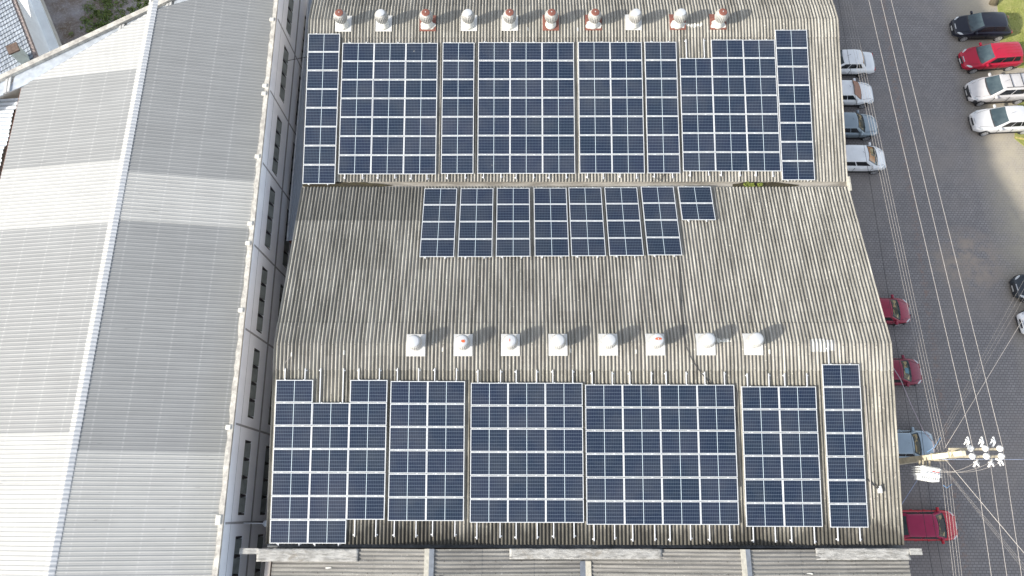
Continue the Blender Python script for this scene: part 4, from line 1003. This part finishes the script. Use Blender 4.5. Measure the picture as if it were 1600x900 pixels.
def wire(p, q, sag, r, mat, label, name='power_line', group=None, n=14):
    p = Vector(p); q = Vector(q); pts = []
    for i in range(n+1): t_ = i/n; w = p.lerp(q, t_); w.z -= sag*4*t_*(1-t_); pts.append(w)
    o = MB().tube(pts, r, 5).build(name, mat, smooth=True); tag(o, label, 'power line', group); return o
# high voltage: slope dX/dY continues the photographed direction on both sides of the pole
hv = [((32.21, -4.98), (31.22, 19.43), (31.96, -10.31)), ((32.89, -4.96), (31.90, 19.43), (32.62, -10.31)), ((33.55, -4.95), (32.46, 19.43), (33.25, -10.31))]
for i, (a, b, c) in enumerate(hv):
    w_ = ['left', 'middle', 'right'][i]
    k = (b[0]-a[0])/(b[1]-a[1]); e = (a[0]+k*45, a[1]+45); k2 = (c[0]-a[0])/(c[1]-a[1]); e2 = (a[0]-k2*30, a[1]-30)
    wire((*a, 11.07), (*e, 11.0), 0.0, .0095, M['cable_pale'], f'{w_} of three high voltage wires running up from the pole', group='high voltage wires')
    wire((*a, 11.07), (*e2, 11.0), 0.0, .0095, M['cable_pale'], f'{w_} of three high voltage wires running down from the pole', group='high voltage wires')
lv = [(31.72, 30.81, 31.39), (31.86, 30.96, 31.50), (32.0, 31.11, 31.65), (32.13, 31.26, 31.76)]
for i, (xa, xt, xb) in enumerate(lv):
    w_ = ['leftmost', 'second', 'third', 'rightmost'][i]
    k = (xt-xa)/(20.93+5.0); k2 = (xa-xb)/(10.46-5.0)
    wire((xa, -5.0, 9.2), (xa+k*45, 40, 9.2), 0.0, .006, M['cable_pale'], f'{w_} of four low voltage wires running up from the pole', group='low voltage wires')
    wire((xa, -5.4, 9.2), (xa-k2*26-.0, -31.4, 9.2), 0.0, .006, M['cable_pale'], f'{w_} of four low voltage wires running down from the pole', group='low voltage wires')
dd = Vector((37.1-32.5, 1.09+4.79)).normalized()
wire((31.9, -5.0, 9.2), (32.5+dd.x*30, -4.79+dd.y*30, 9.2), 0, .009, M['cable_pale'], 'rightmost wire of the thin bundle slanting up and right from the pole')
for i in range(3): wire((31.7-.1*i, -4.9, 9.0), (32.30+dd.x*30-.25*(i+1), -4.60+dd.y*30+.42*(i+1), 8.8), 0, .003, M['cable_pale'], f'{["nearest", "middle", "farthest"][i]} faint wire left of the white wire slanting up right')
d2 = Vector((34.84-32.19, -9.28+5.33)).normalized()
wire((31.9, -5.2, 9.2), (32.19+d2.x*26, -5.33+d2.y*26, 9.2), 0, .014, M['cable_pale'], 'thick white wire slanting down and right from the pole')
for i in range(3): wire((31.8, -5.4-.06*i, 9.0), (31.80-.22*i+d2.x*26, -5.75-.24*i+d2.y*26, 9.0), 0, .0035, M['cable_pale'], f'{["nearest", "middle", "farthest"][i]} faint wire below the thick wire slanting down right')
wire((31.7, -5.33, 9.4), (62, -5.33, 9.4), 0, .011, M['cable_blue'], 'pale blue cable running straight right from the pole')
def droop(pts, r, mat, label): tag(MB().tube(pts, r, 6).build('service_drop', mat, smooth=True), label, 'cable')
droop([(31.7, -5.0, 8.9), (32.3, -4.4, 7.9), (32.13, -3.77, 7.5), (31.75, -2.5, 7.5), (31.36, -1.17, 7.6), (29.62, 2.2, 7.8)], .022, M['cable_rose'], 'rose grey service cable drooping from the pole over the maroon car')
droop([(31.5, -5.6, 8.3), (31.58, -6.01, 7.5), (30.55, -7.25, 7.5), (29.6, -8.4, 7.6)], .018, M['cable_blue'], 'blue grey service cable from transformer to the factory wall')
tag(MB().tube([(32.72, 40, 5.0), (32.95, 12.4, 5.0), (32.88, -3.76, 5.0), (32.80, -9, 5.0), (32.9, -30, 5.0)], .011, 5).build('telephone_cable', M['cable'], smooth=True), 'thin dark cable over the parked cars nearest the factory', 'cable')
tag(MB().tube([(33.45, -1, 5.2), (33.28, -7.6, 5.0), (33.5, -30, 5.0)], .011, 5).build('telephone_cable', M['cable'], smooth=True), 'thin dark cable over the roof of the bright red hatchback', 'cable')
# blue jumper loops and curved leads between transformer and fuses
bi_ = plain('blue_insulation', (.12, .25, .45), .5)
tag(MB().tube([(31.45, -4.95, 8.7), (31.7, -4.75, 8.95), (31.95, -4.3, 9.2)], .016, 6).build('jumper_cable', bi_, smooth=True), 'blue jumper loop above the pole by the low voltage wires', 'cable')
tag(MB().tube([(31.7, -6.5, 9.15), (31.9, -6.62, 9.05), (32.12, -6.45, 9.15)], .018, 6).build('jumper_cable', bi_, smooth=True), 'blue jumper loop right of the transformer across the low voltage wires', 'cable')
for i, (x, tx) in enumerate(((.82, -.26), (1.48, 0), (1.96, .26))):
    p0 = Vector((31.55+x, -5.6, 10.65)); p2 = Vector((31.32+tx, -5.8, 9.3)); p1 = (p0+p2)/2+Vector((.2, -.45, -.45))
    pts = [p0*(1-t_)**2+p1*2*t_*(1-t_)+p2*t_**2 for t_ in [j/10 for j in range(11)]]
    tag(MB().tube(pts, .006, 5).build('transformer_lead', M['cable_pale'], smooth=True), f'{["shortest", "middle", "longest"][i]} curved lead from fuses to the transformer', 'cable', 'leads between fuses and transformer')
